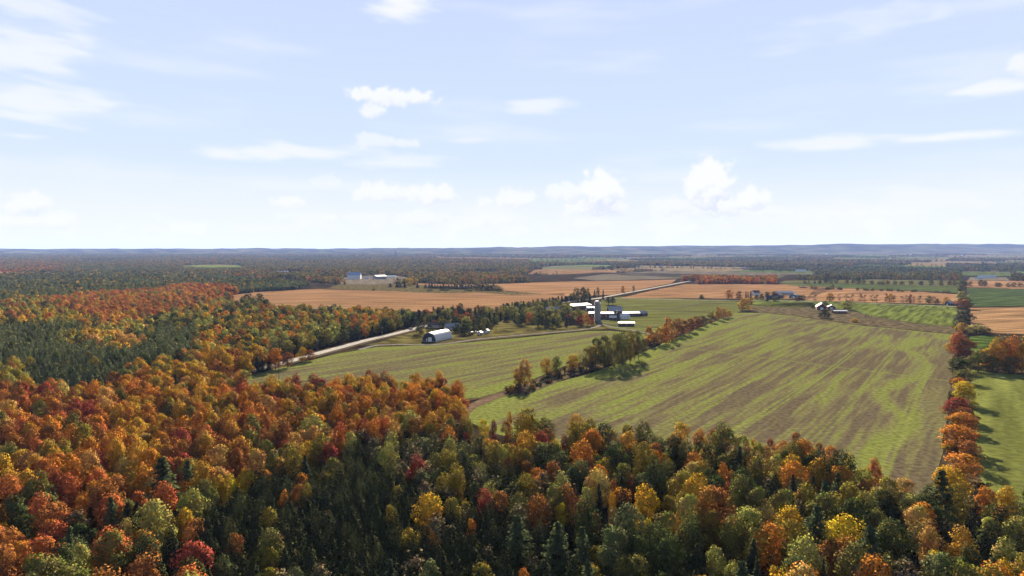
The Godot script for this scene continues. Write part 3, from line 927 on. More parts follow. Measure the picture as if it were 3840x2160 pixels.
	field("scrub", "brown weedy scrub along the top of the striped field", [Vector2(290.4, -857), Vector2(331.9, -941.1), Vector2(404.2, -920.3), Vector2(436.5, -887.5), Vector2(419.2, -786.6), Vector2(422, -706.3), Vector2(442.5, -675.6), Vector2(402, -612.3), Vector2(383.3, -647.4), Vector2(354, -702.3), Vector2(333.6, -801.8), Vector2(312.1, -845.4)], .13, textured("scrub", g, Color(0.0957, 0.0783, 0.0452)), 80, 90.0)
	var tan := textured("tan", streaky, Color(0.2018, 0.1189, 0.0609))
	var tan2 := textured("tan_pale", streaky2, Color(0.214, 0.1253, 0.065))
	field("field", "broad tan bean field behind the farmyard trees", [Vector2(-492.7, -1159.8), Vector2(-485.8, -1305.3), Vector2(-400.8, -1408.2), Vector2(-229.3, -1319), Vector2(-137.4, -1252.9), Vector2(-65.6, -1278.6), Vector2(1.4, -1204.6), Vector2(96.5, -1252.9), Vector2(84.6, -1098.6), Vector2(54.2, -1009.7), Vector2(1.1, -913.5), Vector2(-44.1, -857), Vector2(-114.1, -857), Vector2(-171.6, -869), Vector2(-254.8, -893.9), Vector2(-343.2, -906.9), Vector2(-405.5, -1009.7)], .12, tan, 88, 420.0)
	field("field", "tan bean field between the wooded lane and the straight road", [Vector2(-245, -1694.4), Vector2(-119.9, -1607.3), Vector2(-7.8, -1671.8), Vector2(169.2, -1791.5), Vector2(335.4, -1844.3), Vector2(465.5, -1929.5), Vector2(397.1, -1694.4), Vector2(275.8, -1424.3), Vector2(182.4, -1216.3), Vector2(102.9, -1159.8), Vector2(1.5, -1319), Vector2(-94, -1492.3), Vector2(-208.3, -1567.1)], .12, tan2, 85, 420.0)
	field("field", "tan bean field right of the straight gravel road", [Vector2(177.5, -1118.3), Vector2(276.7, -1347.5), Vector2(414.8, -1628.3), Vector2(540.5, -1649.7), Vector2(637.9, -1628.3), Vector2(741.8, -1547.7), Vector2(479.6, -1098.6), Vector2(392.4, -1098.6), Vector2(281.9, -1118.3)], .12, tan, 60, 420.0)
	field("field", "long tan field behind the thin lane trees", [Vector2(455.9, -1061.2), Vector2(549.7, -1252.9), Vector2(664.8, -1492.3), Vector2(724.4, -1392.5), Vector2(778.6, -1319), Vector2(797.6, -1216.3), Vector2(640.7, -978), Vector2(542, -1017.9)], .12, tan2, 60, 420.0)
	field("field", "strip of dark green crop above the tan lane field", [Vector2(654.9, -1671.8), Vector2(771.3, -1649.7), Vector2(878.9, -1567.1), Vector2(981.5, -1492.3), Vector2(832.8, -1265.6), Vector2(795.4, -1347.5), Vector2(732.6, -1408.2), Vector2(679.8, -1510.3), Vector2(641.4, -1567.1)], .14, textured("green_c", streaky, Color(0.0592, 0.0783, 0.0249)), 60, 420.0)
	field("field", "dark green rectangular field right of the eastern hedgerow", [Vector2(972.3, -1457.5), Vector2(1046, -1392.5), Vector2(1151.2, -1305.3), Vector2(806.7, -913.5), Vector2(713.2, -948.3), Vector2(629.8, -941.1)], .12, textured("green_d", streaky, Color(0.0441, 0.0655, 0.0209)), 60, 420.0)
	field("field", "rough tan field on the far side of the eastern hedgerow", [Vector2(614.6, -913.5), Vector2(697.4, -927.1), Vector2(789.4, -893.9), Vector2(502.3, -567.5), Vector2(466.1, -618.4), Vector2(442.9, -624.6), Vector2(447.9, -664.7)], .12, textured("tan_c", streaky2, Color(0.2082, 0.1282, 0.065)), 70, 300.0)
	field("field", "grey-green weedy field in front of the far tree row", [Vector2(738.5, -1844.3), Vector2(1025.5, -1929.5), Vector2(1216.8, -1844.3), Vector2(985, -1492.3), Vector2(890.1, -1586.9), Vector2(781.6, -1671.8), Vector2(663.8, -1694.4)], .10, textured("green_e", streaky, Color(0.087, 0.087, 0.036)), 60, 420.0)
	field("field", "tan field behind the tree row on the eastern side", [Vector2(1227.5, -1844.3), Vector2(1578.8, -1791.5), Vector2(1163.3, -1319), Vector2(1057.8, -1408.2), Vector2(982, -1474.7)], .11, tan2, 60, 420.0)
	field("marsh", "rough yellow-green marshy ground behind the broad tan field", [Vector2(-388.7, -1424.3), Vector2(-410.4, -1607.3), Vector2(-324, -1694.4), Vector2(-213.7, -1607.3), Vector2(-92.9, -1474.7), Vector2(1.5, -1305.3), Vector2(96.5, -1252.9), Vector2(1.4, -1204.6), Vector2(-65.6, -1278.6), Vector2(-137.4, -1252.9), Vector2(-229.3, -1319)], .10, textured("marsh", g, Color(0.0934, 0.0783, 0.0331)), 80, 120.0)
	knoll("bright green hilltop field among the western woods", [Vector2(-1812.3, -3692), Vector2(-1782.1, -3986), Vector2(-1571.5, -3923), Vector2(-1346.1, -3487), Vector2(-1197.3, -2988.2), Vector2(-1305.5, -2918.6), Vector2(-1513, -3138)], 9.0, textured("bright", g, Color(0.116, 0.1479, 0.029)))
	knoll("tan hilltop field at the western edge of the great plantation", [Vector2(-1694.8, -2126.1), Vector2(-1655, -2240.2), Vector2(-1690.8, -2367.2), Vector2(-1842.8, -2534.9), Vector2(-1999.8, -2509.5)], 8.0, tan2)
	knoll("pale stubble knoll among the far western woods", [Vector2(-3029, -4738), Vector2(-2888.6, -5023), Vector2(-3183, -5708), Vector2(-3469, -5581)], 14.0, tan)
	knoll("pale green knoll in the far western woods below the escarpment", [Vector2(-1653, -4829), Vector2(-1398.8, -4924), Vector2(-1487.8, -5581), Vector2(-1845.2, -5581)], 14.0, M["bright"])
	field("field", "grey ploughed field beyond the straight road", [Vector2(179.2, -2023.1), Vector2(326.1, -2412.8), Vector2(559.3, -2728), Vector2(674.2, -2560.8), Vector2(521.1, -2023.1), Vector2(345.5, -1900.2), Vector2(227.9, -1844.3)], .2, textured("plough", streaky2, Color(0.1067, 0.0934, 0.069)), 60, 300.0)
	field("field", "pale green field beyond the ploughed land", [Vector2(80.8, -3303), Vector2(248.1, -3804), Vector2(438.6, -3923), Vector2(523.2, -3303), Vector2(334.1, -2988.2), Vector2(190.4, -2918.6)], .2, textured("bright_b", g, Color(0.087, 0.1119, 0.0278)), 60, 300.0)
	field("yard", "bare gravel yard round the two big warehouses", [Vector2(-411, -1628.3), Vector2(-514.1, -2090.6), Vector2(-475.8, -2281), Vector2(-382.7, -2281), Vector2(-273.3, -1929.5), Vector2(-268.3, -1717.7), Vector2(-326.1, -1607.3)], .3, textured("yard", g, Color(0.1392, 0.1218, 0.0928)), 60, 200.0)
	field("field", "pale clearing with the long poultry barn among the western woods", [Vector2(-838.5, -2367.2), Vector2(-924.3, -2698.7), Vector2(-839, -2728), Vector2(-757.5, -2534.9), Vector2(-741.8, -2323.3)], .3, tan2, 60, 300.0)
	field("yard", "pale farmyard under the bright white-roofed far barn", [Vector2(954.3, -2367.2), Vector2(1140.2, -2788.7), Vector2(1229.6, -2788.7), Vector2(1057.8, -2367.2)], .5, M["yard"], 60, 200.0)
	field("yard", "pale farmyard round the long white barn", [Vector2(1232.9, -1844.3), Vector2(1403.4, -2090.6), Vector2(1513, -2090.6), Vector2(1345.8, -1844.3)], .5, M["yard"], 60, 200.0)
	field("field", "small tan field among the far woods", [Vector2(-194.9, -2614.2), Vector2(-94.2, -2788.7), Vector2(3, -2614.2), Vector2(-67.5, -2412.8), Vector2(-165.9, -2412.8)], .2, tan2, 60, 300.0)
	field("field", "olive field in front of the far russet wood", [Vector2(340.2, -2412.8), Vector2(571.7, -2788.7), Vector2(995.5, -2988.2), Vector2(1131.3, -2728), Vector2(792.2, -2023.1), Vector2(657.8, -1844.3), Vector2(532.9, -2023.1)], .2, textured("olive_field", streaky, Color(0.087, 0.0806, 0.0441)), 60, 300.0)
	field("field", "bright yellow-green field beside the long white barn", [Vector2(1618.3, -2509.5), Vector2(1830.5, -2728), Vector2(1906.5, -2614.2), Vector2(1640.7, -2240.2), Vector2(1528.5, -2200.9)], .2, textured("bright_c", g, Color(0.1375, 0.1496, 0.0249)), 60, 300.0)

# ------------------------------------------------------------------ the plain beyond: a patchwork of fields, hedgerows and woods
var far_trees := {}          # kind of far wood -> list of [transform, colour]
var far_rng := RandomNumberGenerator.new()

func far_add(kind: String, x: float, z: float, w: float, h: float, tint: String, y := 0.0):
	if not far_trees.has(kind): far_trees[kind] = []
	var shape: String = TINT[tint][1]
	var s: Vector2 = SIZE[shape]
	var c: Color = TINT[tint][0]
	var k := far_rng.randf_range(.82, 1.18)
	c = Color(c.r * k * far_rng.randf_range(.9, 1.1), c.g * k, c.b * k)
	var t := Transform3D(Basis(Vector3.UP, far_rng.randf() * TAU).scaled(Vector3(w / s.x, h / s.y, w / s.x)), Vector3(x, y + plain_height(z), z))
	(far_trees[kind] as Array).append([t, c, shape])

func weighted(pal: Array, at := -1.0) -> String:
	var total := 0.0
	for i in range(1, pal.size(), 2): total += pal[i]
	var r := (far_rng.randf() if at < 0.0 else clampf(at, 0.0, .999)) * total
	for i in range(0, pal.size(), 2):
		r -= pal[i + 1]
		if r <= 0: return pal[i]
	return pal[0]

func in_view(x: float, z: float, spare := 80.0) -> bool:
	return z < 0 and absf(x) < -z * .78 + spare

func far_country():
	far_rng.seed = 77
	var a := Vector2(.5736, -.8192)
	var b := Vector2(.8192, .5736)
	var g := textured("far_soil", grain(256, 61, .6, 1.0, .4, 1.6), Color(0.58, 0.58, 0.58)).albedo_texture
	var cols := {"tan": Color(0.1589, 0.1003, 0.0499), "stubble": Color(0.1409, 0.1114, 0.065), "green": Color(0.0586, 0.0824, 0.0249), "olive": Color(0.0737, 0.0708, 0.0336), "grey": Color(0.0945, 0.0824, 0.0621), "bright": Color(0.0824, 0.1114, 0.0267)}
	for k in cols: textured("far_" + k, g, cols[k])
	var names := {"tan": "tan stubble", "stubble": "pale stubble", "green": "green crop", "olive": "olive pasture", "grey": "grey ploughed", "bright": "bright green crop"}
	var pal_wood := ["olive", 30, "green", 20, "olivegold", 14, "orange", 2, "rust", 5, "greygreen", 20, "spruce", 7]
	var u := 0.0
	while u < 14000.0:
		var du := far_rng.randf_range(260, 520)
		var w := -11000.0
		while w < 9000.0:
			var dw := far_rng.randf_range(300, 700)
			var c := a * (u + du / 2) + b * (w + dw / 2)
			var d := -c.y
			if d > 2350.0 and d < 9300.0 and absf(c.x) < d * .84 + 300:
				var side := c.x / d      # woods to the left, open land to the right
				var wooded := clampf(.5 - side * .7 + (.3 if d < 3600 and side < .05 else 0.0), .17, .93)
				if far_rng.randf() < wooded:
					var sp: float = clampf(d / 290.0, 9.0, 26.0)
					var x := 0.0
					var conifer := far_rng.randf() < .16
					while x < du:
						var y := 0.0
						while y < dw:
							var p := a * (u + x + far_rng.randf_range(-.4, .4) * sp) + b * (w + y + far_rng.randf_range(-.4, .4) * sp)
							y += sp
							if -p.y > 2350 and in_view(p.x, p.y) and not open_land(p):
								var tint := "plantation" if conifer else weighted(pal_wood)
								far_add("far_wood", p.x, p.y, sp * far_rng.randf_range(1.0, 1.5), far_rng.randf_range(10, 16), tint)
						x += sp
				else:
					var keys := cols.keys()
					var kk: String = keys[far_rng.randi() % keys.size()]
					var m := 5.0
					var pts := PackedVector2Array([a * (u + m) + b * (w + m), a * (u + du - m) + b * (w + m), a * (u + du - m) + b * (w + dw - m), a * (u + m) + b * (w + dw - m)])
					var o := put("field", sheet(pts, 1.2, 35, 240.0, Vector2.ZERO, true), M["far_" + kk])
					tag(o, "%s field on the far plain below the escarpment" % names[kk], "field", "far fields of the plain", "structure")
					# a hedgerow on the two near sides
					for s in 2:
						if far_rng.randf() < .25: continue
						var from := pts[0]
						var to := pts[1] if s == 0 else pts[3]
						var n := int(from.distance_to(to) / clampf(d / 260.0, 10, 26))
						for i in n:
							if far_rng.randf() < .22: continue
							var p := from.lerp(to, (i + far_rng.randf()) / n)
							if in_view(p.x, p.y) and not open_land(p): far_add("far_hedgerow", p.x, p.y, far_rng.randf_range(7, 16), far_rng.randf_range(6, 14), weighted(pal_wood))
			w += dw
		u += du

func open_land(p: Vector2) -> bool:
	for f in fields:
		if Geometry2D.is_point_in_polygon(p, f): return true
	return false

# the plain climbs gently, some 60 m, to the foot of the escarpment
func plain_height(z: float) -> float:
	return 62.0 * pow(clampf((-z - 2900.0) / 6100.0, 0.0, 1.0), 1.2)

func hills():
	var n := noise(91, .0011, 4)
	var m := noise(92, .0032, 3)
	var patch := noise(93, .0016, 2)
	var nx := 260
	var nz := 64
	var skyline := [[-20000, 150], [-9376, 150], [-5000, 160], [-2100, 162], [0, 184], [800, 195], [3700, 213], [5200, 224], [5900, 240], [6600, 235], [7700, 246], [9400, 236], [20000, 190]]
	var v := PackedVector3Array()
	var c := PackedColorArray()
	var ix := PackedInt32Array()
	for j in nz + 1:
		var t := j / float(nz)
		var z := -2900.0 - t * 10900.0
		var far := clampf((-8600.0 - z) / 5200.0, 0.0, 1.0)
		for i in nx + 1:
			var x := -15000.0 + 30000.0 * i / nx
			var top := 150.0
			for k in skyline.size() - 1:
				if x >= skyline[k][0] and x <= skyline[k + 1][0]: top = lerpf(skyline[k][1], skyline[k + 1][1], (x - skyline[k][0]) / float(skyline[k + 1][0] - skyline[k][0]))
			var rise := step(0.0, .75, far + n.get_noise_2d(x, 0) * .10) if far > 0.0 else 0.0
			var base := plain_height(z)
			var h := base + (top - 62.0) * rise * (1.0 - .10 * step(.8, 1.0, far)) + (n.get_noise_2d(x, z) * 26.0 + m.get_noise_2d(x, z) * 7.0) * rise
			v.append(Vector3(x, h + (.05 if j else -.3), z))
			var wood := step(-.12, .02, patch.get_noise_2d(x * 1.6, z * 5.0) + m.get_noise_2d(x * 2, z * 3) * .6 + far * .5 - .12) * step(0.0, .1, far)
			var open := Color(0.0754, 0.0638, 0.0406).lerp(Color(0.0493, 0.0609, 0.029), step(-.2, .2, m.get_noise_2d(x + 900, z)))
			var m_tone := 1.0 + n.get_noise_2d(x * 7.0, z * 7.0) * .8
			c.append(open.lerp(Color(0.0162, 0.0174, 0.0139) * m_tone, wood))
	for j in nz:
		for i in nx:
			var k := j * (nx + 1) + i
			ix.append_array([k, k + nx + 1, k + 1, k + 1, k + nx + 1, k + nx + 2])
	var st := SurfaceTool.new()
	st.begin(Mesh.PRIMITIVE_TRIANGLES)
	for i in v.size():
		st.set_color(c[i])
		st.add_vertex(v[i])
	for i in ix: st.add_index(i)
	st.generate_normals()
	var mat := plain("hillside", Color(1, 1, 1), .95)
	mat.vertex_color_use_as_albedo = true
	mat.specular_mode = BaseMaterial3D.SPECULAR_DISABLED
	var o := put("hills", st.commit(), mat)
	tag(o, "long blue wooded escarpment along the whole horizon", "hills", "", "structure")

# ------------------------------------------------------------------ roads
func ribbon(pts: Array, wide: float, y: float) -> ArrayMesh:
	var p := PackedVector2Array()
	for i in pts.size() - 1:
		var p0: Vector2 = pts[maxi(i - 1, 0)]
		var p1: Vector2 = pts[i]
		var p2: Vector2 = pts[i + 1]
		var p3: Vector2 = pts[mini(i + 2, pts.size() - 1)]
		var k := maxi(2, int(p1.distance_to(p2) / 6.0))
		for j in k: p.append(p1.cubic_interpolate(p2, p0, p3, j / float(k)))
	p.append(pts[-1])
	var v := PackedVector3Array()
	var n := PackedVector3Array()
	var uv := PackedVector2Array()
	var ix := PackedInt32Array()
	var run := 0.0
	for i in p.size():
		var d := (p[mini(i + 1, p.size() - 1)] - p[maxi(i - 1, 0)]).normalized()
		var s := Vector2(-d.y, d.x) * wide / 2
		if i: run += p[i].distance_to(p[i - 1])
		v.append(Vector3(p[i].x - s.x, y, p[i].y - s.y))
		v.append(Vector3(p[i].x + s.x, y, p[i].y + s.y))
		n.append_array([Vector3.UP, Vector3.UP])
		uv.append_array([Vector2(0, run / 24.0), Vector2(wide / 24.0, run / 24.0)])
		if i: ix.append_array([i * 2 - 2, i * 2, i * 2 - 1, i * 2 - 1, i * 2, i * 2 + 1])
	var arr := []
	arr.resize(Mesh.ARRAY_MAX)
	arr[Mesh.ARRAY_VERTEX] = v
	arr[Mesh.ARRAY_NORMAL] = n
	arr[Mesh.ARRAY_TEX_UV] = uv
	arr[Mesh.ARRAY_INDEX] = ix
	var m := ArrayMesh.new()
	m.add_surface_from_arrays(Mesh.PRIMITIVE_TRIANGLES, arr)
	return m

var ROAD: Array = [Vector2(-171.7, -380.6), Vector2(-164.9, -408.3), Vector2(-154, -446.7), Vector2(-143.3, -491), Vector2(-134.5, -524.3), Vector2(-122.8, -570.1), Vector2(-109.8, -609.3), Vector2(-95.4, -657.7), Vector2(-79, -718.5), Vector2(-49.6, -786.6), Vector2(-9.1, -862.9), Vector2(34.1, -941.1), Vector2(85.8, -1034.8), Vector2(137.1, -1108.3), Vector2(194.9, -1228.3), Vector2(280.9, -1408.2), Vector2(379.1, -1617.7), Vector2(473.5, -1817.5)]
var DRIVE: Array = [Vector2(-115.7, -515.6), Vector2(-106.9, -540.3), Vector2(-88.5, -543.9), Vector2(-66.1, -542.7), Vector2(-51.1, -552.3), Vector2(-29.8, -578.1), Vector2(-2.8, -600.5), Vector2(22.4, -618.4), Vector2(49.2, -637.4), Vector2(69.6, -654.2), Vector2(83.8, -675.6), Vector2(92.2, -710.3), Vector2(95.2, -757.9)]

var MIDDLE: Array = [Vector2(0.4, -351.3), Vector2(11.4, -372.5), Vector2(26.4, -401.7), Vector2(43.1, -426.7), Vector2(55.3, -445.1), Vector2(77.4, -485.3), Vector2(100.6, -533.3), Vector2(120.3, -567.5), Vector2(152.9, -634.2), Vector2(198.3, -718.5), Vector2(260.6, -823)]
var EAST: Array = [Vector2(121.7, -177.9), Vector2(142.8, -212.2), Vector2(179.1, -268.3), Vector2(228.2, -343.4), Vector2(315.8, -475.9), Vector2(430.9, -650.8), Vector2(627.9, -948.3), Vector2(1009, -1528.8)]

func roads():
	var g := grain(256, 71, .72, 1.0)
	var gravel := textured("gravel", g, Color(0.2627, 0.25, 0.2314))
	var verge := textured("verge", g, Color(0.0626, 0.0499, 0.0296))
	var drive := textured("drive", g, Color(0.1311, 0.1247, 0.1154))
	tag(put("verge", ribbon(ROAD, 17.0, .15), verge), "brown weedy verges of the gravel road", "verge", "", "structure")
	tag(put("road", ribbon(ROAD, 8.0, .22), gravel), "pale gravel road running past the farm to the far wood", "road", "", "structure")
	tag(put("verge", ribbon(DRIVE.slice(1, 9), 9.0, .15), verge), "bare soil strip beside the farm drive", "verge", "", "structure")
	tag(put("drive", ribbon(DRIVE, 4.2, .24), drive), "curved grey farm drive from the road to the silo", "drive", "", "structure")
	tag(put("drive", ribbon([Vector2(91.7, -706.3), Vector2(99.6, -675.6), Vector2(111.7, -654.2), Vector2(122.1, -624.6), Vector2(127.2, -600.5)], 3.6, .26), drive), "grey track branching from the drive to the hedgerow", "drive", "", "structure")
	var lane: Array = [Vector2(135.9, -1098.6), Vector2(200, -1098.6), Vector2(288.6, -1070.3), Vector2(366.7, -1061.2), Vector2(460.3, -1034.8), Vector2(529.1, -993.6), Vector2(613.1, -934.1)]
	tag(put("verge", ribbon(lane, 9.0, .16), verge), "grassy verges of the lane beneath the thin trees", "verge", "", "structure")
	tag(put("lane", ribbon(lane, 4.5, .23), gravel), "narrow pale lane below the row of thin trees", "lane", "", "structure")
	tag(put("path", ribbon([Vector2(-23.1, -283.9), Vector2(-21.9, -315.3), Vector2(-16.9, -327), Vector2(-11.6, -339.7), Vector2(-3.7, -353.3), Vector2(6.9, -369.2)], 7.0, .2), textured("mud", g, Color(0.0934, 0.0655, 0.0447))), "rutted brown field track at the tip of the striped field", "track", "", "structure")
	var strip: Array = MIDDLE
	tag(put("verge", ribbon(strip, 15.0, .17), M["scrub"]), "brown weedy strip under the middle hedgerow", "verge", "", "structure")
	var strip2: Array = EAST
	tag(put("verge", ribbon(strip2, 9.0, .17), M["scrub"]), "brown weedy strip under the eastern hedgerow", "verge", "", "structure")
	tag(put("road", ribbon([Vector2(-583.4, -2367.2), Vector2(-506.4, -2240.2), Vector2(-398.5, -2023.1), Vector2(-314.2, -1871.8), Vector2(-255.3, -1766.2), Vector2(-228.3, -1717.7)], 9.0, .6), textured("asphalt", g, Color(0.087, 0.087, 0.087))), "grey paved road passing the white sheds in the woods", "road", "", "structure")
	tag(put("road", ribbon([Vector2(820, -2281), Vector2(908.6, -2460.2), Vector2(1021.7, -2698.7)], 16.0, .5), gravel), "short pale stretch of road by the distant farm", "road", "", "structure")
	for q in [[[Vector2(-27, -332.3), Vector2(-15.7, -341.5), Vector2(-3.8, -358.5), Vector2(4.8, -372.5)], "dark weedy ditch along the narrow field"]]:
		tag(put("ditch", ribbon(q[0], 3.0, .28), M["verge"]), q[1], "ditch", "", "structure")

# ------------------------------------------------------------------ buildings
func box_into(st: SurfaceTool, c: Vector3, s: Vector3):
	var h := s / 2
	var f := [[Vector3(0, 0, 1), Vector3(1, 0, 0), Vector3(0, 1, 0)], [Vector3(0, 0, -1), Vector3(-1, 0, 0), Vector3(0, 1, 0)], [Vector3(1, 0, 0), Vector3(0, 0, -1), Vector3(0, 1, 0)], [Vector3(-1, 0, 0), Vector3(0, 0, 1), Vector3(0, 1, 0)], [Vector3(0, 1, 0), Vector3(1, 0, 0), Vector3(0, 0, -1)], [Vector3(0, -1, 0), Vector3(1, 0, 0), Vector3(0, 0, 1)]]
	for q in f:
		quad(st, c + (q[0] - q[1] - q[2]) * h, c + (q[0] + q[1] - q[2]) * h, c + (q[0] + q[1] + q[2]) * h, c + (q[0] - q[1] + q[2]) * h)

# corners anticlockwise as seen from outside
func quad(st: SurfaceTool, a: Vector3, b: Vector3, c: Vector3, d: Vector3):
	var n := (b - a).cross(d - a).normalized()
	for p in [a, c, b, a, d, c]:
		st.set_normal(n)
		st.add_vertex(p)

func tri(st: SurfaceTool, a: Vector3, b: Vector3, c: Vector3):
	var n := (b - a).cross(c - a).normalized()
	for p in [a, c, b]:
		st.set_normal(n)
		st.add_vertex(p)

func begin() -> SurfaceTool:
	var st := SurfaceTool.new()
	st.begin(Mesh.PRIMITIVE_TRIANGLES)
	return st

func box(s: Vector3) -> ArrayMesh:
	var st := begin()
	box_into(st, Vector3(0, s.y / 2, 0), s)
	return st.commit()

# an extruded profile (list of Vector2 in x-y, anticlockwise seen from +z), along z, both ends closed
func extrude(p: Array, l: float, ends := true) -> ArrayMesh:
	var st := begin()
	for i in p.size():
		var a: Vector2 = p[i]
		var b: Vector2 = p[(i + 1) % p.size()]
		quad(st, Vector3(a.x, a.y, l / 2), Vector3(a.x, a.y, -l / 2), Vector3(b.x, b.y, -l / 2), Vector3(b.x, b.y, l / 2))
	if ends:
		var ix := Geometry2D.triangulate_polygon(PackedVector2Array(p))
		for i in range(0, ix.size(), 3):
			var q := [p[ix[i]], p[ix[i + 1]], p[ix[i + 2]]]
			if ((q[1] - q[0]) as Vector2).cross(q[2] - q[0]) < 0: q.reverse()
			tri(st, Vector3(q[0].x, q[0].y, l / 2), Vector3(q[1].x, q[1].y, l / 2), Vector3(q[2].x, q[2].y, l / 2))
			tri(st, Vector3(q[2].x, q[2].y, -l / 2), Vector3(q[1].x, q[1].y, -l / 2), Vector3(q[0].x, q[0].y, -l / 2))
	return st.commit()

# gabled building: ridge along z, w wide in x, l long in z
func gabled(called: String, label: String, category: String, at: Vector2, az: float, w: float, l: float, eave: float, ridge: float, wall_m: String, roof_m: String, doors := 1, windows := 2, group := "") -> Node3D:
	var o := thing(called, Vector3(at.x, plain_height(at.y), at.y), -deg_to_rad(az))
	tag(o, label, category, group)
	var h := w / 2
	put("wall", extrude([Vector2(-h, 0), Vector2(h, 0), Vector2(h, eave), Vector2(0, ridge - .05), Vector2(-h, eave)], l), M[wall_m], o)
	var over := .5
	var sl := (ridge - eave) / h
	for s in [-1, 1]:
		var e := Vector2(s * (h + over), eave - over * sl)
		var prof := [Vector2(0, ridge), Vector2(e.x, e.y), Vector2(e.x, e.y + .22), Vector2(0, ridge + .22)]
		if s < 0: prof.reverse()
		else: prof = [prof[3], prof[0], prof[1], prof[2]]
		if s > 0: prof = [Vector2(0, ridge), Vector2(e.x, e.y), Vector2(e.x, e.y + .22), Vector2(0, ridge + .22)]
		else: prof = [Vector2(0, ridge + .22), Vector2(e.x, e.y + .22), Vector2(e.x, e.y), Vector2(0, ridge)]
		var r := put("roof", extrude(prof, l + 1.2), M[roof_m], o)
		var seams := begin()
		var n := int(l / 3.0)
		for i in n:
			var z := -l / 2 + (i + .5) * l / n
			var c := Vector3(e.x / 2, (ridge + e.y) / 2 + .26, z)
			var len2 := Vector2(e.x, e.y - ridge).length()
			var t := Transform3D(Basis(Vector3(0, 0, 1), atan2(e.y - ridge, e.x)), c)
			var sub := begin()
			box_into(sub, Vector3.ZERO, Vector3(len2, .1, .12))
			seams.append_from(sub.commit(), 0, t)
		put("roof_rib", seams.commit(), M[roof_m], r).set_meta("kind", "stuff")
	put("ridge_cap", extrude([Vector2(-.4, ridge + .18), Vector2(.4, ridge + .18), Vector2(0, ridge + .42)], l + 1.25), M[roof_m], o)
	for i in doors:
		var d := put("door", box(Vector3(minf(3.4, w * .3), minf(3.2, eave * .8), .12)), M["white_paint" if wall_m != "white_paint" else "grey_metal"], o, Vector3((i - (doors - 1) / 2.0) * w * .4, .05, l / 2 + .07))
		put("handle", box(Vector3(.1, .3, .1)), M["steel"], d, Vector3(.9, 1.1, .1))
	for i in windows:
		for s in [-1, 1]:
			var win := put("window", box(Vector3(.1, 1.1, 1.3)), M["white_paint"], o, Vector3(s * (h + .06), eave * .45, (i + .5) / windows * l - l / 2))
			put("pane", box(Vector3(.06, .85, 1.05)), M["glass"], win, Vector3(s * .05, .12, 0))
	return o

func drum(r: float, y0: float, y1: float, n: int, r1 := -1.0) -> ArrayMesh:
	var c := CylinderMesh.new()
	c.bottom_radius = r
	c.top_radius = r if r1 < 0 else r1
	c.height = y1 - y0
	c.radial_segments = n
	c.rings = 1
	var st := begin()
	st.append_from(c, 0, Transform3D(Basis(), Vector3(0, (y0 + y1) / 2, 0)))
	return st.commit()

func arch(w: float, h: float, n: int, base := 0.0) -> Array:
	var p := []
	for i in n + 1:
		var t := PI * i / n
		p.append(Vector2(cos(t) * w / 2, base + sin(t) * h))
	return p

func quonset(called: String, label: String, at: Vector2, az: float, w: float, l: float, h: float, roof: String, wall: String):
	var o := thing(called, Vector3(at.x, 0, at.y), -deg_to_rad(az))
	tag(o, label, "barn")
	put("foundation", box(Vector3(w + .6, .5, l + .6)), M["concrete"], o)
	var shell := put("roof", extrude(arch(w, h, 22, .5), l), M[roof], o)
	var n := int(l / 1.5)
	for i in n:
		var rib := begin()
		var pr := arch(w + .3, h + .16, 20, .5)
		var inner := arch(w - .1, h - .05, 20, .5)
		inner.reverse()
		rib.append_from(extrude(pr, .55), 0, Transform3D(Basis(), Vector3(0, 0, -l / 2 + (i + .5) * l / n)))
		put("roof_rib", rib.commit(), M[roof], shell)
	# set-back end walls stand a little proud of the shell
	for s in [-1, 1]:
		var wl := put("end_wall", extrude(arch(w - .3, h - .15, 20, .5), .2), M[wall], o, Vector3(0, 0, s * (l / 2 + .12)))
		if s > 0:
			var d := put("door", box(Vector3(w * .26, 3.4, .14)), M["white_paint"], wl, Vector3(w * .08, .3, .2))
			d.set_meta("label", "white sliding door")
			put("side_door", box(Vector3(.9, 2.2, .12)), M["white_paint"], wl, Vector3(-w * .16, .5, .18))
			for k in 7:
				put("plank", box(Vector3(.08, h * (.55 + .4 * (1.0 - absf(k - 3) / 3.0)) * .95, .05)), M["dark_metal"], wl, Vector3((k - 3) * w * .125, .5, .13))
	put("rear_lintel", box(Vector3(w * .3, .3, .1)), M["white_paint"], o, Vector3(0, 3, -l / 2 - .28))

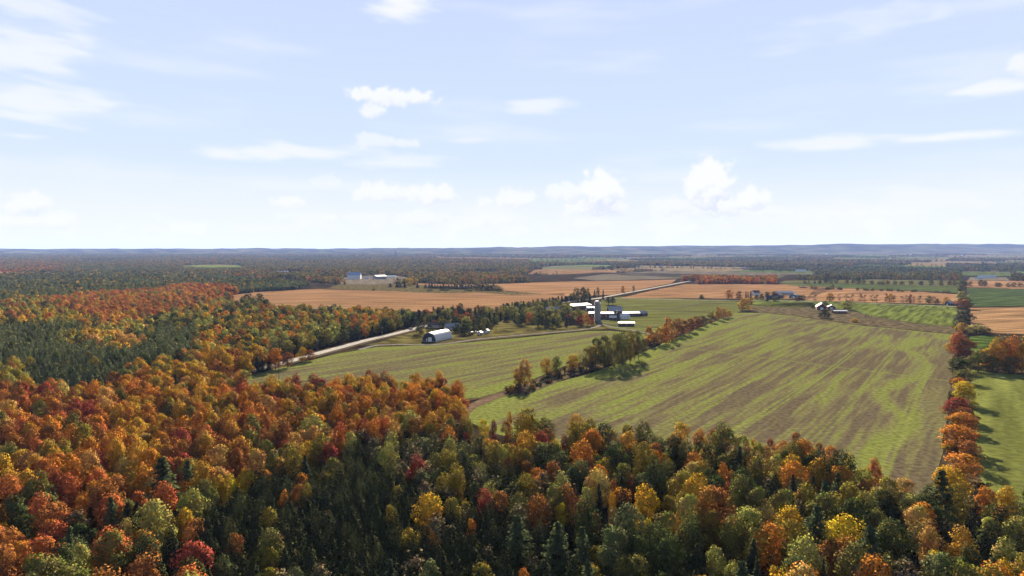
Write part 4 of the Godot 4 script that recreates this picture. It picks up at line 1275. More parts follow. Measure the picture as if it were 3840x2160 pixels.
func buildings():
	quonset("quonset_barn", "dark-ended arched barn with ribbed white steel roof beside the drive", Vector2(-63, -575.4), 24, 13, 28, 7.2, "white_metal", "dark_metal")
	# silo
	var s := thing("silo", Vector3(93.1, 0, -744.3))
	tag(s, "tall pale concrete silo with domed cap above the farm drive", "silo")
	put("shaft", drum(3.1, 0, 19.5, 28), M["concrete"], s)
	for i in 24: put("hoop", drum(3.16, .6 + i * .8, .7 + i * .8, 28), M["steel"], s)
	var dm := begin()
	for i in 5:
		var t0 := i * PI / 10
		var t1 := (i + 1) * PI / 10
		dm.append_from(drum(3.2 * cos(t0), 19.5 + 2.4 * sin(t0), 19.5 + 2.4 * sin(t1), 24, 3.2 * cos(t1)), 0, Transform3D())
	put("dome", dm.commit(), M["grey_metal"], s)
	put("chute", box(Vector3(1.2, 19.0, .9)), M["grey_metal"], s, Vector3(3.3, 0, -.6))
	for k in 2: put("ladder_rail", box(Vector3(.08, 19, .08)), M["steel"], s, Vector3(-.3 + .6 * k, 0, 3.25))
	for i in 22: put("ladder_rung", box(Vector3(.6, .06, .06)), M["steel"], s, Vector3(0, .8 + i * .82, 3.25))
	var s2 := thing("silo", Vector3(115.5, 0, -739.9))
	tag(s2, "short dark blue silo among the low barns", "silo")
	put("shaft", drum(1.7, 0, 10.5, 22), M["dark_metal"], s2)
	put("cap", drum(1.8, 10.5, 11.6, 22, .3), M["dark_metal"], s2)
	for i in 5: put("hoop", drum(1.76, 1.2 + i * 2.0, 1.35 + i * 2.0, 22), M["steel"], s2)
	# sheds and barns of the farm
	gabled("long_shed", "long cattle shed with broad pale roof behind the farmyard trees", "shed", Vector2(86.8, -900.3), 48, 17, 36, 5, 7.2, "dark_wood", "tan_roof", 2, 8)
	gabled("low_shed", "low white-roofed shed between the long shed and silo", "shed", Vector2(101.7, -875.1), 62, 8, 15, 4, 5.2, "dark_wood", "white_metal", 1, 4)
	gabled("front_barn", "dark-walled barn with grey metal roof close behind the silo", "barn", Vector2(100.4, -767.2), 94, 13, 27, 6.0, 8.0, "dark_wood", "grey_roof", 1, 5)
	gabled("loft_barn", "tall blue-roofed bank barn rising above the other barns", "barn", Vector2(117.9, -781.7), 88, 14, 15, 8, 12.5, "dark_wood", "grey_metal", 1, 3)
	gabled("side_shed", "white-walled lean shed with pale roof beside the short silo", "shed", Vector2(125.2, -762.5), 60, 8, 11, 3.2, 5.5, "white_paint", "white_metal", 1, 2)
	gabled("small_shed", "small white-roofed shed in front of the short silo", "shed", Vector2(111.6, -748.8), 100, 6, 8, 3, 4.6, "dark_wood", "white_metal", 1, 1)
	gabled("stable", "long low stable with shining roof and white end wall", "stable", Vector2(137.8, -796.7), 84, 10, 21, 3.8, 5.2, "dark_wood", "white_metal", 2, 6)
	gabled("end_shed", "short dark shed at the far end of the stable", "shed", Vector2(153.2, -801.8), 70, 8, 10, 3.2, 5.6, "dark_wood", "grey_metal", 1, 1)
	gabled("paddock_shed", "open dark paddock shed with bright white roof by the fence", "shed", Vector2(115.3, -686.8), 92, 7, 15.5, 3.4, 4.2, "dark_wood", "white_metal", 0, 3)
	gabled("house", "pale-roofed house half hidden among the trees behind the quonset barn", "house", Vector2(-57.8, -654.2), 70, 9, 13, 3, 5.8, "cream", "grey_roof", 1, 3)
	gabled("house", "brown-roofed house hidden under orange trees beside the road", "house", Vector2(-76.2, -671.9), 80, 9, 14, 3, 5.6, "cream", "brown_roof", 1, 3)
	gabled("house", "grey house among the farmyard trees left of the red maples", "house", Vector2(50, -823), 80, 11, 18, 4.5, 8.5, "cream", "grey_roof", 1, 4)
	gabled("garden_shed", "small pale blue shed on the mown grass by the farmyard trees", "shed", Vector2(-23, -624.6), 20, 3.2, 4.2, 2.4, 3.6, "blue_metal", "grey_metal", 1, 1)
	gabled("garden_shed", "small grey shed among parked machinery by the farmyard trees", "shed", Vector2(-28.7, -612.3), 20, 3.4, 4.0, 2.2, 3.2, "grey_metal", "grey_metal", 1, 1)
	# the farm on the lane
	gabled("house", "dark-roofed white farmhouse among spruces on the lane", "house", Vector2(426.7, -1193.1), 80, 9, 11, 5, 8.5, "white_paint", "brown_roof", 1, 4)
	gabled("long_shed", "long pale-roofed shed at the back of the lane farm", "shed", Vector2(482.8, -1204.6), 92, 11, 27, 4.5, 6.8, "cream", "white_metal", 2, 8)
	gabled("machine_barn", "dark gabled barn in the middle of the lane farm", "barn", Vector2(440.5, -1128.4), 40, 13, 18, 4.5, 8, "dark_wood", "dark_metal", 1, 3)
	gabled("machine_barn", "low black-walled barn nearest the lane at the lane farm", "barn", Vector2(416.9, -1089), 92, 9, 20, 3.8, 6, "dark_metal", "dark_metal", 1, 4)
	quonset("quonset_barn", "grey-topped arched barn with green end at the lane farm", Vector2(464, -1118.3), 38, 13, 18, 6.2, "grey_metal", "green_metal")
	gabled("barn", "brick barn with grey gabled roof in the brown scrub", "barn", Vector2(403.3, -887.5), 20, 12, 15, 4.5, 8.2, "red_brick", "grey_metal", 1, 2)
	gabled("brick_shed", "small brick shed with pale gabled roof beside the brick barn", "shed", Vector2(419.2, -893.9), 22, 10, 9, 3.4, 5.6, "red_brick", "grey_metal", 1, 1)
	gabled("poultry_shed", "low brick shed with long white roof in the brown scrub", "shed", Vector2(401.5, -834), 92, 6.5, 16, 3, 3.8, "red_brick", "white_metal", 0, 5)
	gabled("house", "grey bungalow beside the eastern hedgerow at the lane end", "house", Vector2(621.8, -962.9), 82, 9, 14, 3, 5.4, "dark_wood", "grey_roof", 1, 4)
	# far off
	gabled("warehouse", "blue-roofed white warehouse in the western woods", "warehouse", Vector2(-452.3, -1959.7), 86, 26, 36, 11, 19, "white_paint", "blue_metal", 1, 6)
	gabled("warehouse", "white-roofed grey warehouse beside the paved road", "warehouse", Vector2(-380.3, -1959.7), 52, 24, 32, 8.5, 11.5, "grey_metal", "white_metal", 1, 5)
	gabled("warehouse", "small white shed between the two big warehouses", "shed", Vector2(-416.9, -1959.7), 80, 9, 13, 4.5, 6.5, "white_paint", "white_metal", 1, 2)
	gabled("warehouse", "long low white shed behind the grey warehouse", "shed", Vector2(-369.1, -2090.6), 88, 11, 27, 4, 6, "white_paint", "white_metal", 1, 5)
	gabled("long_shed", "long low poultry barn with pale roof in the western woods", "barn", Vector2(-880.2, -2614.2), 88, 13, 44, 4.5, 7, "cream", "white_metal", 1, 8)
	gabled("long_shed", "bright white-roofed barn in front of the dark far wood", "barn", Vector2(1155.2, -2728), 90, 15, 38, 6, 9.5, "white_paint", "white_metal", 1, 6)
	gabled("long_shed", "long white barn beside the yellow-green field", "barn", Vector2(1407.6, -2023.1), 90, 14, 47, 6, 9, "white_paint", "white_metal", 2, 8)
	gabled("long_shed", "low white shed in front of the long white barn", "shed", Vector2(1344.2, -1959.7), 90, 8, 26, 4, 5.6, "white_paint", "white_metal", 1, 5)
	gabled("barn", "pale-roofed barn on the far plain beside a dark grove", "barn", Vector2(1046.5, -3061), 80, 12, 26, 5, 8.5, "dark_wood", "grey_metal", 1, 3)
	# the mast beyond the warehouses
	var mast := thing("radio_mast", Vector3(-485.1, 0, -2852.2))
	tag(mast, "thin lattice radio mast standing above the far woods", "mast")
	for k in 3:
		var leg := put("leg", box(Vector3(.7, 92, .7)), M["steel"], mast, Vector3(cos(k * TAU / 3) * 2.0, 0, sin(k * TAU / 3) * 2.0))
		leg.rotation.y = k
	for i in 15: put("brace", box(Vector3(3.6, .3, 3.6)), M["steel"], mast, Vector3(0, 4 + i * 6.0, 0))
	put("aerial", box(Vector3(1.0, 8, 1.0)), M["white_paint"], mast, Vector3(0, 92, 0))
	# white roofs scattered over the plain
	var far := [[-1474, -6977, "leftmost"], [-1327.2, -6610, ""], [-1993.4, -11420, ""], [-1253, -8972, ""], [-744.6, -7850, ""], [-590, -8972, ""], [8.6, -7388, ""], [700.1, -6610, ""], [910.3, -5708, ""], [1023.3, -5980, ""], [2765.3, -10468, ""], [4093, -10468, ""], [4125, -8972, ""], [3355, -6610, ""], [4883, -8374, ""], [5171, -7850, ""]]
	var where := ["far left of the radio mast", "just left of the radio mast", "behind the radio mast", "just right of the radio mast", "above the far red wood", "at the right end of the far red wood", "beyond the farm road trees", "above the pale green far field", "above the grey ploughed field", "beside another white roof on the open plain", "below the escarpment's first rise", "under the middle of the escarpment", "beneath the escarpment's bare slope", "above the dark far wood", "above the lane trees on the far plain", "above the eastern hedgerow"]
	for i in far.size():
		var q: Array = far[i]
		gabled("far_barn", "tiny white-roofed barn on the plain %s" % where[i], "barn", Vector2(q[0], q[1]), 60 + i * 13 % 60, 15, 26 + i * 7 % 20, 5, 9, "white_paint", "white_metal", 0, 0, "white roofs on the far plain")

# ------------------------------------------------------------------ fences and poles
func rail_fence(label: String, pts: Array, gap: float, rails: int):
	var o := thing("fence", Vector3(pts[0].x, 0, pts[0].y))
	tag(o, label, "fence")
	var org: Vector2 = pts[0]
	for i in pts.size() - 1:
		var a: Vector2 = pts[i] - org
		var b: Vector2 = pts[i + 1] - org
		var n := maxi(1, int(a.distance_to(b) / gap))
		for k in n:
			var p := a.lerp(b, k / float(n))
			var q := a.lerp(b, (k + 1) / float(n))
			put("post", M_post, M["fence_wood"], o, Vector3(p.x, 0, p.y))
			for r in rails:
				var bar := put("rail", M_rail, M["fence_wood"], o, Vector3((p.x + q.x) / 2, .5 + r * .45, (p.y + q.y) / 2))
				bar.rotation.y = -atan2(q.y - p.y, q.x - p.x)
				bar.scale.x = p.distance_to(q)

var M_post: Mesh
var M_rail: Mesh

func pole(label: String, at: Vector2, h: float):
	var o := thing("utility_pole", Vector3(at.x, 0, at.y), .5)
	tag(o, label, "pole")
	put("shaft", drum(.17, 0, h, 8, .11), M["fence_wood"], o)
	put("crossarm", box(Vector3(2.4, .14, .14)), M["fence_wood"], o, Vector3(0, h - .9, .2))
	for k in 3: put("insulator", drum(.06, 0, .25, 6), M["white_paint"], o, Vector3(-1 + k, h - .74, .2))

func fences():
	M_post = box(Vector3(.2, 1.5, .2))
	M_rail = box(Vector3(1, .14, .08))
	rail_fence("dark rail fence joining the drive and the paddock shed", [Vector2(93.2, -702.3), Vector2(100.3, -694.4), Vector2(107.4, -683)], 3.0, 3)
	rail_fence("dark rail fence running from the paddock shed to the hedgerow", [Vector2(122.2, -683), Vector2(133.1, -675.6), Vector2(145.4, -668.3)], 3.0, 3)
	rail_fence("board fence at the end of the stable", [Vector2(155.6, -807), Vector2(164.5, -823), Vector2(163.7, -834)], 3.0, 3)
	rail_fence("old fence line climbing across the pasture to the lane", [Vector2(166.4, -845.4), Vector2(194.1, -881.2), Vector2(230.5, -913.5), Vector2(273.8, -993.6), Vector2(309.3, -1034.8)], 5.0, 2)
	rail_fence("old fence line crossing the pasture towards the scrub", [Vector2(191.5, -881.2), Vector2(207.7, -862.9), Vector2(244.6, -834)], 5.0, 2)
	rail_fence("old fence line on the green field beside the gold tree pair", [Vector2(234, -934.1), Vector2(288.3, -993.6), Vector2(321.6, -962.9)], 5.0, 2)
	rail_fence("paddock rail fence along the upper pasture behind the barns", [Vector2(110.9, -875.1), Vector2(145.1, -913.5), Vector2(194.9, -948.3)], 5.0, 2)
	pole("thin wooden pole at the near tip of the narrow wheat field", Vector2(-130.2, -378.3), 9.5)
	pole("wooden pole with crossarm on the mown grass by the blue shed", Vector2(-15, -640.7), 6.5)
	for k in 9:
		var f := (k + .5) / 9.0 * (ROAD.size() - 6) + 4.0
		var q: Vector2 = (ROAD[int(f)] as Vector2).lerp(ROAD[int(f) + 1], f - int(f)) + Vector2(-6.5, 2.0)
		pole("roadside utility pole, %s of nine counted from the quonset barn towards the far wood" % ["first", "second", "third", "fourth", "fifth", "sixth", "seventh", "eighth", "ninth"][k], q, 9.5)
	pole("wooden pole beside the gravel road near the spruce group", Vector2(-144.4, -505.1), 9)
	pole("wooden pole at the bend of the gravel road", Vector2(-127.8, -570.1), 9)
	pole("wooden pole where the drive meets the road", Vector2(-113.5, -594.7), 9)

# ------------------------------------------------------------------ vehicles
func car(called: String, label: String, at: Vector2, az: float, paint: String, category := "car"):
	var o := thing(called, Vector3(at.x, .26, at.y), -deg_to_rad(az))
	tag(o, label, category)
	put("body", extrude([Vector2(-2.2, .35), Vector2(2.2, .35), Vector2(2.25, .75), Vector2(1.3, .95), Vector2(-2.2, 1.0)], 1.75), M[paint], o).rotation.y = PI / 2
	var cab := put("cabin", extrude([Vector2(-2.0, 1.0), Vector2(1.2, .95), Vector2(.5, 1.5), Vector2(-1.6, 1.55)], 1.55), M["glass"], o)
	cab.rotation.y = PI / 2
	put("roof", box(Vector3(1.5, .08, 2.0)), M[paint], o, Vector3(0, 1.53, .55))
	for x in [-.82, .82]:
		for z in [-1.35, 1.35]:
			var w := put("wheel", drum(.34, -.11, .11, 14), M["rubber"], o, Vector3(x, .34, z))
			w.rotation.z = PI / 2
			put("rim", drum(.2, -.12, .12, 10), M["silver_paint"], w)
	for x in [-.65, .65]: put("headlight", box(Vector3(.35, .16, .06)), M["white_paint"], o, Vector3(x, .62, -2.24))

func vehicles():
	car("car", "dark grey car driving on the gravel road by the orange wood", Vector2(-96.7, -650.8), 35, "grey_paint")
	car("car", "small dark car on the gravel road beside the spruce windbreak", Vector2(62.7, -993.6), 40, "grey_paint")
	car("car", "white car parked under the trees behind the red maple", Vector2(52.5, -735.5), 20, "white_paint")
	car("car", "silver car parked among machinery by the small grey shed", Vector2(-33.3, -624.6), 70, "silver_paint")
	# covered boat on its trailer by the quonset barn
	var b := thing("boat", Vector3(-54.9, 0, -590.5), -.6)
	tag(b, "white covered boat on a trailer beside the quonset barn", "boat")
	var st := begin()
	for i in 8:
		var z0 := -2.4 + i * .6
		var z1 := z0 + .6
		var w0 := 1.05 * sqrt(maxf(0.02, 1.0 - pow(maxf(0, z0 + .4) / 2.9, 2)))
		var w1 := 1.05 * sqrt(maxf(0.02, 1.0 - pow(maxf(0, z1 + .4) / 2.9, 2)))
		for s in [-1, 1]:
			var lo := [Vector3(0, .55, z0), Vector3(0, .55, z1), Vector3(s * w1, 1.2, z1), Vector3(s * w0, 1.2, z0)]
			var hi := [Vector3(s * w0, 1.2, z0), Vector3(s * w1, 1.2, z1), Vector3(0, 1.65, z1), Vector3(0, 1.65, z0)]
			for q in [lo, hi]:
				if s > 0: q.reverse()
				quad(st, q[0], q[1], q[2], q[3])
	put("hull", st.commit(), M["white_paint"], b)
	put("trailer_beam", box(Vector3(.12, .12, 6.2)), M["steel"], b, Vector3(0, .4, .4))
	for x in [-1.0, 1.0]: put("wheel", drum(.33, -.1, .1, 12), M["rubber"], b, Vector3(x, .33, -.6)).rotation.z = PI / 2
	# hay wagon under the hedgerow
	var w := thing("hay_wagon", Vector3(116.7, 0, -547.5), .9)
	tag(w, "pale flat hay wagon parked under the orange hedgerow trees", "wagon")
	put("deck", box(Vector3(2.5, .2, 6)), M["white_paint"], w, Vector3(0, .9, 0))
	put("rack", box(Vector3(2.5, 1.6, .12)), M["fence_wood"], w, Vector3(0, 1.1, -2.9))
	put("drawbar", box(Vector3(.12, .12, 2.4)), M["steel"], w, Vector3(0, .6, 4.0))
	for x in [-1.1, 1.1]:
		for z in [-2, 2]: put("wheel", drum(.42, -.12, .12, 12), M["rubber"], w, Vector3(x, .42, z)).rotation.z = PI / 2
	# machinery by the sheds
	var t := thing("tractor", Vector3(-36.5, 0, -612.3), 1.2)
	tag(t, "grey tractor standing among trees left of the small sheds", "tractor")
	put("bonnet", box(Vector3(.9, .9, 1.9)), M["grey_paint"], t, Vector3(0, .8, -1.1))
	put("cabin", box(Vector3(1.4, 1.5, 1.4)), M["glass"], t, Vector3(0, 1.1, .5))
	put("roof", box(Vector3(1.6, .12, 1.6)), M["white_paint"], t, Vector3(0, 2.6, .5))
	for x in [-.9, .9]:
		put("rear_wheel", drum(.8, -.22, .22, 16), M["rubber"], t, Vector3(x, .8, .8)).rotation.z = PI / 2
		put("front_wheel", drum(.45, -.15, .15, 14), M["rubber"], t, Vector3(x * .8, .45, -1.6)).rotation.z = PI / 2
	# culvert-like heap at the end of the field track behind the lane farm
	var h := thing("brush_pile", Vector3(622.1, 0, -1457.5), .4)
	tag(h, "dark heap of cleared brush at the end of a field track", "heap")
	var r := RandomNumberGenerator.new()
	r.seed = 4
	for i in 26:
		var lg := put("log", drum(.4, -4, 4, 6), M["dark_wood"], h, Vector3(r.randf_range(-3, 3), r.randf_range(.4, 2.8), r.randf_range(-9, 9)))
		lg.rotation = Vector3(PI / 2 + r.randf_range(-.3, .3), r.randf_range(-.8, .8), 0)

# ------------------------------------------------------------------ trees: shapes
var SHAPES := {}             # shape -> [near meshes, middle meshes, far meshes]
var TRUNKS := {}
var lv: PackedVector3Array
var ln: PackedVector3Array
var lc: PackedColorArray
var li: PackedInt32Array

func leaf(p: Vector3, face: Vector3, shade_n: Vector3, up: Vector3, w: float, h: float, c: Color):
	var s := up.cross(face)
	if s.length_squared() < .0001: s = Vector3.RIGHT
	s = s.normalized() * w / 2
	var t := face.cross(s).normalized() * h / 2
	var k := lv.size()
	lv.append_array([p - t, p + s * .95 + t * .1, p + t, p - s * 1.05 - t * .1])
	ln.append_array([shade_n, shade_n, shade_n, shade_n])
	lc.append_array([c, c, c, c])
	li.append_array([k, k + 2, k + 1, k, k + 3, k + 2])

func leaves_begin():
	lv = PackedVector3Array()
	ln = PackedVector3Array()
	lc = PackedColorArray()
	li = PackedInt32Array()

# fit: the crown is stretched to that width and height, so that a tree's measures are those of its outline
func leaves_end(fit := Vector2.ZERO) -> ArrayMesh:
	if fit != Vector2.ZERO:
		var rr := []
		var yy := []
		for p in lv:
			rr.append(Vector2(p.x, p.z).length())
			yy.append(p.y)
		rr.sort()
		yy.sort()
		var kx: float = fit.x / 2 / rr[int(rr.size() * .95)]
		var ky: float = fit.y / yy[int(yy.size() * .995)]
		for i in lv.size(): lv[i] = Vector3(lv[i].x * kx, lv[i].y * ky, lv[i].z * kx)
	var arr := []
	arr.resize(Mesh.ARRAY_MAX)
	arr[Mesh.ARRAY_VERTEX] = lv
	arr[Mesh.ARRAY_NORMAL] = ln
	arr[Mesh.ARRAY_COLOR] = lc
	arr[Mesh.ARRAY_INDEX] = li
	var m := ArrayMesh.new()
	m.add_surface_from_arrays(Mesh.PRIMITIVE_TRIANGLES, arr)
	return m

func ball(r: RandomNumberGenerator) -> Vector3:
	while true:
		var v := Vector3(r.randf_range(-1, 1), r.randf_range(-1, 1), r.randf_range(-1, 1))
		if v.length_squared() <= 1.0 and v.length_squared() > .01: return v
	return Vector3.UP

func lobe_tone(r: RandomNumberGenerator) -> Color:
	var k := r.randf_range(.82, 1.2)
	return Color(k * r.randf_range(.86, 1.1), k * r.randf_range(.78, 1.32), k * r.randf_range(.8, 1.2))

func tone(r: RandomNumberGenerator, spread: float) -> Color:
	var k := 1.0 + r.randf_range(-spread, spread)
	return Color(k * r.randf_range(.94, 1.06), k * r.randf_range(.9, 1.1), k * r.randf_range(.85, 1.15))

func broadleaf(sd: int, count: int, size: float, lobes: int, thin := false) -> ArrayMesh:
	var r := RandomNumberGenerator.new()
	r.seed = sd
	leaves_begin()
	var S: Vector2 = SIZE["thin" if thin else "broad"]
	var low := S.y * r.randf_range(.04, .12)
	var ry := (S.y - low) / 2
	var cy := low + ry
	var rx := S.x / 2
	var top_heavy := r.randf_range(.0, .35)
	var L := []
	for i in lobes:
		var v := ball(r).normalized() * r.randf_range(.32, .84)
		if i >= 3 and i < 7: v = Vector3(cos(i * 1.57) * .42, -.72, sin(i * 1.57) * .42)
		if i < 3: v = Vector3(r.randf_range(-.2, .2), .58 + i * .06, r.randf_range(-.2, .2))
		var taper := 1.0 - .35 * maxf(0, v.y) - top_heavy * maxf(0, -v.y)
		L.append([Vector3(v.x * rx * taper, cy + v.y * ry, v.z * rx * taper), r.randf_range(.22, .48) * rx * 1.25, lobe_tone(r) if count > 500 else tone(r, .12)])
	var made := 0
	var tries := 0
	while made < count and tries < count * 8:
		tries += 1
		var lb: Array = L[r.randi() % L.size()]
		var d := ball(r).normalized()
		if d.y < -.3 and r.randf() < .45: continue
		var rad: float = lb[1]
		var p: Vector3 = lb[0] + d * rad * (r.randf_range(.55, 1.12) if not thin else r.randf_range(.2, 1.3))
		if not thin:
			var hid := false
			for o in L:
				if o != lb and p.distance_to(o[0]) < o[1] * .62:
					hid = true
					break
			if hid: continue
		made += 1
		var face := (d * .8 + ball(r) * .9 + Vector3(0, .25, 0)).normalized()
		var sn := (d * .75 + (p - Vector3(0, cy - 1.0, 0)).normalized() * .3 + ball(r) * .3 + Vector3(0, .15, 0)).normalized()
		var t := tone(r, .13)
		var k := size * r.randf_range(.7, 1.35)
		leaf(p, face, sn, ball(r), k, k * r.randf_range(.6, 1.0), (lb[2] as Color) * t)
	return leaves_end(S)

func coneleaf(sd: int, count: int, size: float, shape: String) -> ArrayMesh:
	var r := RandomNumberGenerator.new()
	r.seed = sd
	leaves_begin()
	var S: Vector2 = SIZE[shape]
	var rx := S.x / 2
	if shape == "cedar":
		# dense, egg-pointed, with a few side leaders
		var heads := [[Vector3.ZERO, 1.0, 1.0]]
		for i in 4:
			var a := r.randf() * TAU
			heads.append([Vector3(cos(a), 0, sin(a)) * rx * .45, r.randf_range(.55, .85), r.randf_range(.6, .8)])
		for i in count:
			var hd: Array = heads[0] if r.randf() < .55 else heads[1 + r.randi() % 4]
			var t := 1.0 - sqrt(r.randf()) * .97
			var prof := pow(1.0 - t, .54) * (1.0 - .3 * pow(1.0 - t, 4.0))
			var a := r.randf() * TAU
			var lump := 1.0 + .16 * sin(a * 5.0 + t * 23.0 + sd) + .1 * sin(a * 3.0 - t * 41.0)
			var rad: float = rx * prof * float(hd[2]) * lump * r.randf_range(.74, 1.04)
			var out := Vector3(cos(a), .6, sin(a)).normalized()
			var p: Vector3 = hd[0] + Vector3(cos(a) * rad, S.y * (.04 + .95 * t) * float(hd[1]), sin(a) * rad)
			var sn := (out + ball(r) * .3).normalized()
			var k := size * r.randf_range(.7, 1.3) * (.6 + .4 * prof)
			leaf(p, (out + ball(r) * .6).normalized(), sn, Vector3.UP + ball(r), k, k * 1.15, tone(r, .12))
	elif shape == "spruce":
		var tiers := 15
		for j in tiers:
			var t := j / float(tiers)
			var y := S.y * (.06 + .92 * t)
			var reach := rx * pow(1.0 - t, .85) + .15
			var n := maxi(5, int(count / float(tiers) * (1.25 - t)) / 3)
			for i in n:
				var a := r.randf() * TAU
				var rr := reach * r.randf_range(.75, 1.15)
				for q in 3:
					var f := (q + r.randf_range(.4, 1.0)) / 3.0
					var p := Vector3(cos(a) * rr * f, y - rr * f * .38 + r.randf_range(-.42, .42), sin(a) * rr * f)
					var out := Vector3(cos(a) * .55, .8, sin(a) * .55).normalized()
					leaf(p, (out + ball(r) * .45).normalized(), (out + ball(r) * .35).normalized(), Vector3(cos(a), -.3, sin(a)), size * r.randf_range(.7, 1.1), size * 1.5, tone(r, .12))
	else:
		# white pine: open whorls of upswept plumes
		var whorls := 9
		for j in whorls:
			var t := j / float(whorls - 1)
			var y := S.y * (.26 + .72 * t)
			var reach := rx * (1.0 - pow(t, 1.6) * .88) * r.randf_range(.8, 1.1)
			var arms := 6 if t < .8 else 4
			for i in arms:
				var a := i * TAU / arms + r.randf_range(-.4, .4) + j
				var rr := reach * r.randf_range(.65, 1.15)
				var n := maxi(3, int(count / float(whorls * arms)))
				for q in n:
					var f := sqrt(r.randf_range(.08, 1.0))
					var p := Vector3(cos(a) * rr * f, y + rr * f * .22 + r.randf_range(-.15, .5), sin(a) * rr * f) + ball(r) * (.25 + .5 * f)
					var out := Vector3(cos(a) * .5, .8, sin(a) * .5).normalized()
					leaf(p, (out + ball(r) * .7).normalized(), (out + ball(r) * .4).normalized(), Vector3(cos(a), .5, sin(a)) + ball(r) * .3, size * r.randf_range(.5, .9), size * r.randf_range(1.2, 1.9), tone(r, .12))
	return leaves_end(S)

func twig(st: SurfaceTool, a: Vector3, b: Vector3, ra: float, rb: float, n := 5):
	var d := (b - a).normalized()
	var s := d.cross(Vector3(.3, .1, .9)).normalized()
	var t := d.cross(s)
	for i in n:
		var u0 := i * TAU / n
		var u1 := (i + 1) * TAU / n
		var e0 := s * cos(u0) + t * sin(u0)
		var e1 := s * cos(u1) + t * sin(u1)
		quad(st, a + e0 * ra, a + e1 * ra, b + e1 * rb, b + e0 * rb)

func branch(st: SurfaceTool, r: RandomNumberGenerator, a: Vector3, d: Vector3, l: float, w: float, depth: int):
	var b := a + d * l
	twig(st, a, b, w, w * .62, 5 if depth > 2 else 3)
	if depth == 0: return
	for i in (3 if depth > 1 else 4):
		var nd := (d + ball(r) * .75 + Vector3(0, .25, 0)).normalized()
		branch(st, r, a.lerp(b, r.randf_range(.55, 1.0)), nd, l * r.randf_range(.55, .8), w * .55, depth - 1)

func bare_crown(sd: int, depth: int) -> ArrayMesh:
	var r := RandomNumberGenerator.new()
	r.seed = sd
	var st := begin()
	st.set_color(Color(1, 1, 1))
	for i in 4:
		var d := (Vector3(r.randf_range(-.6, .6), 1, r.randf_range(-.6, .6))).normalized()
		branch(st, r, Vector3(0, 3.2, 0), d, 4.0, .14, depth)
	return st.commit()

func trunk_mesh(shape: String, sd: int, limbs: int) -> ArrayMesh:
	var r := RandomNumberGenerator.new()
	r.seed = sd
	var st := begin()
	var S: Vector2 = SIZE[shape]
	var tall := S.y * (.55 if shape in ["broad", "thin"] else .3 if shape == "bare" else .93)
	var w := .26 if shape in ["broad", "pine"] else .16
	var lean := Vector3(r.randf_range(-.3, .3), 0, r.randf_range(-.3, .3))
	var midp := Vector3(lean.x * .3, tall * .45, lean.z * .3)
	twig(st, Vector3(0, -.3, 0), midp, w, w * .75, 7)
	twig(st, midp, Vector3(lean.x, tall, lean.z), w * .75, w * .3, 6)
	for i in limbs:
		var a := i * TAU / limbs + r.randf()
		var y := tall * r.randf_range(.5, .95)
		twig(st, Vector3(lean.x * .6, y, lean.z * .6), Vector3(cos(a) * S.x * .3, y + S.y * .18, sin(a) * S.x * .3), w * .4, w * .12, 4)
	return st.commit()

func tree_meshes():
	var near := []
	var mid := []
	var far := []
	for i in 7: near.append(broadleaf(100 + i, 3300, .44, 19 + i % 3 * 5))
	for i in 5: mid.append(broadleaf(200 + i, 560, 1.0, 17 + i))
	for i in 4: far.append(broadleaf(300 + i, 70, 2.6, 9 + i))
	SHAPES["broad"] = [near, mid, far]
	SHAPES["thin"] = [[], [], []]
	for i in 4: SHAPES["thin"][0].append(broadleaf(400 + i, 520, .5, 16, true))
	for i in 4: SHAPES["thin"][1].append(broadleaf(410 + i, 190, .8, 14, true))
	for i in 2: SHAPES["thin"][2].append(broadleaf(420 + i, 50, 1.8, 8, true))
	for s in [["cedar", 1700, .44, 230, 1.05, 42, 2.2], ["spruce", 1900, .48, 300, 1.1, 60, 2.2], ["pine", 2200, .5, 330, 1.2, 60, 2.6]]:
		SHAPES[s[0]] = [[], [], []]
		for i in 4: SHAPES[s[0]][0].append(coneleaf(500 + i, s[1], s[2], s[0]))
		for i in 3: SHAPES[s[0]][1].append(coneleaf(520 + i, s[3], s[4], s[0]))
		for i in 2: SHAPES[s[0]][2].append(coneleaf(540 + i, s[5], s[6], s[0]))
	var stem := begin()
	for i in 4: twig(stem, Vector3(0, -.1, 0), Vector3(cos(i * 1.6) * .9, 2.2, sin(i * 1.6) * .9), .1, .03, 4)
	BUSH.append(stem.commit())
	for i in 4: BUSH.append(bush_mesh(800 + i, 260, .55))
	SHAPES["bare"] = [[], [], []]
	for i in 3: SHAPES["bare"][0].append(bare_crown(600 + i, 3))
	for i in 2: SHAPES["bare"][1].append(bare_crown(610 + i, 2))
	SHAPES["bare"][2] = SHAPES["bare"][1]
	for s in SIZE:
		TRUNKS[s] = []
		for i in 3: TRUNKS[s].append(trunk_mesh(s, 700 + i, 6 if s in ["broad", "thin"] else 0))

func tree(tint: String, x: float, z: float, h: float, w: float, zone: String, r: RandomNumberGenerator):
	var T: Array = TINT[tint]
	var shape: String = T[1]
	var S: Vector2 = SIZE[shape]
	var o := thing(T[2], Vector3(x, 0, z), r.randf() * TAU)
	o.rotation.x = r.randf_range(-.05, .05)
	o.rotation.z = r.randf_range(-.05, .05)
	o.scale = Vector3(w / S.x, h / S.y, w / S.x * r.randf_range(.85, 1.15))
	var lod := 0 if z > -520.0 else 1
	var tm: Array = TRUNKS[shape]
	put("trunk", tm[r.randi() % tm.size()], M["bark"], o)
	var cm: Array = SHAPES[shape][lod]
	put("crown", cm[r.randi() % cm.size()], M["leaf_" + tint], o)
	rows.append({"o": o, "tint": tint, "zone": zone, "x": x, "z": z, "h": h, "w": w})

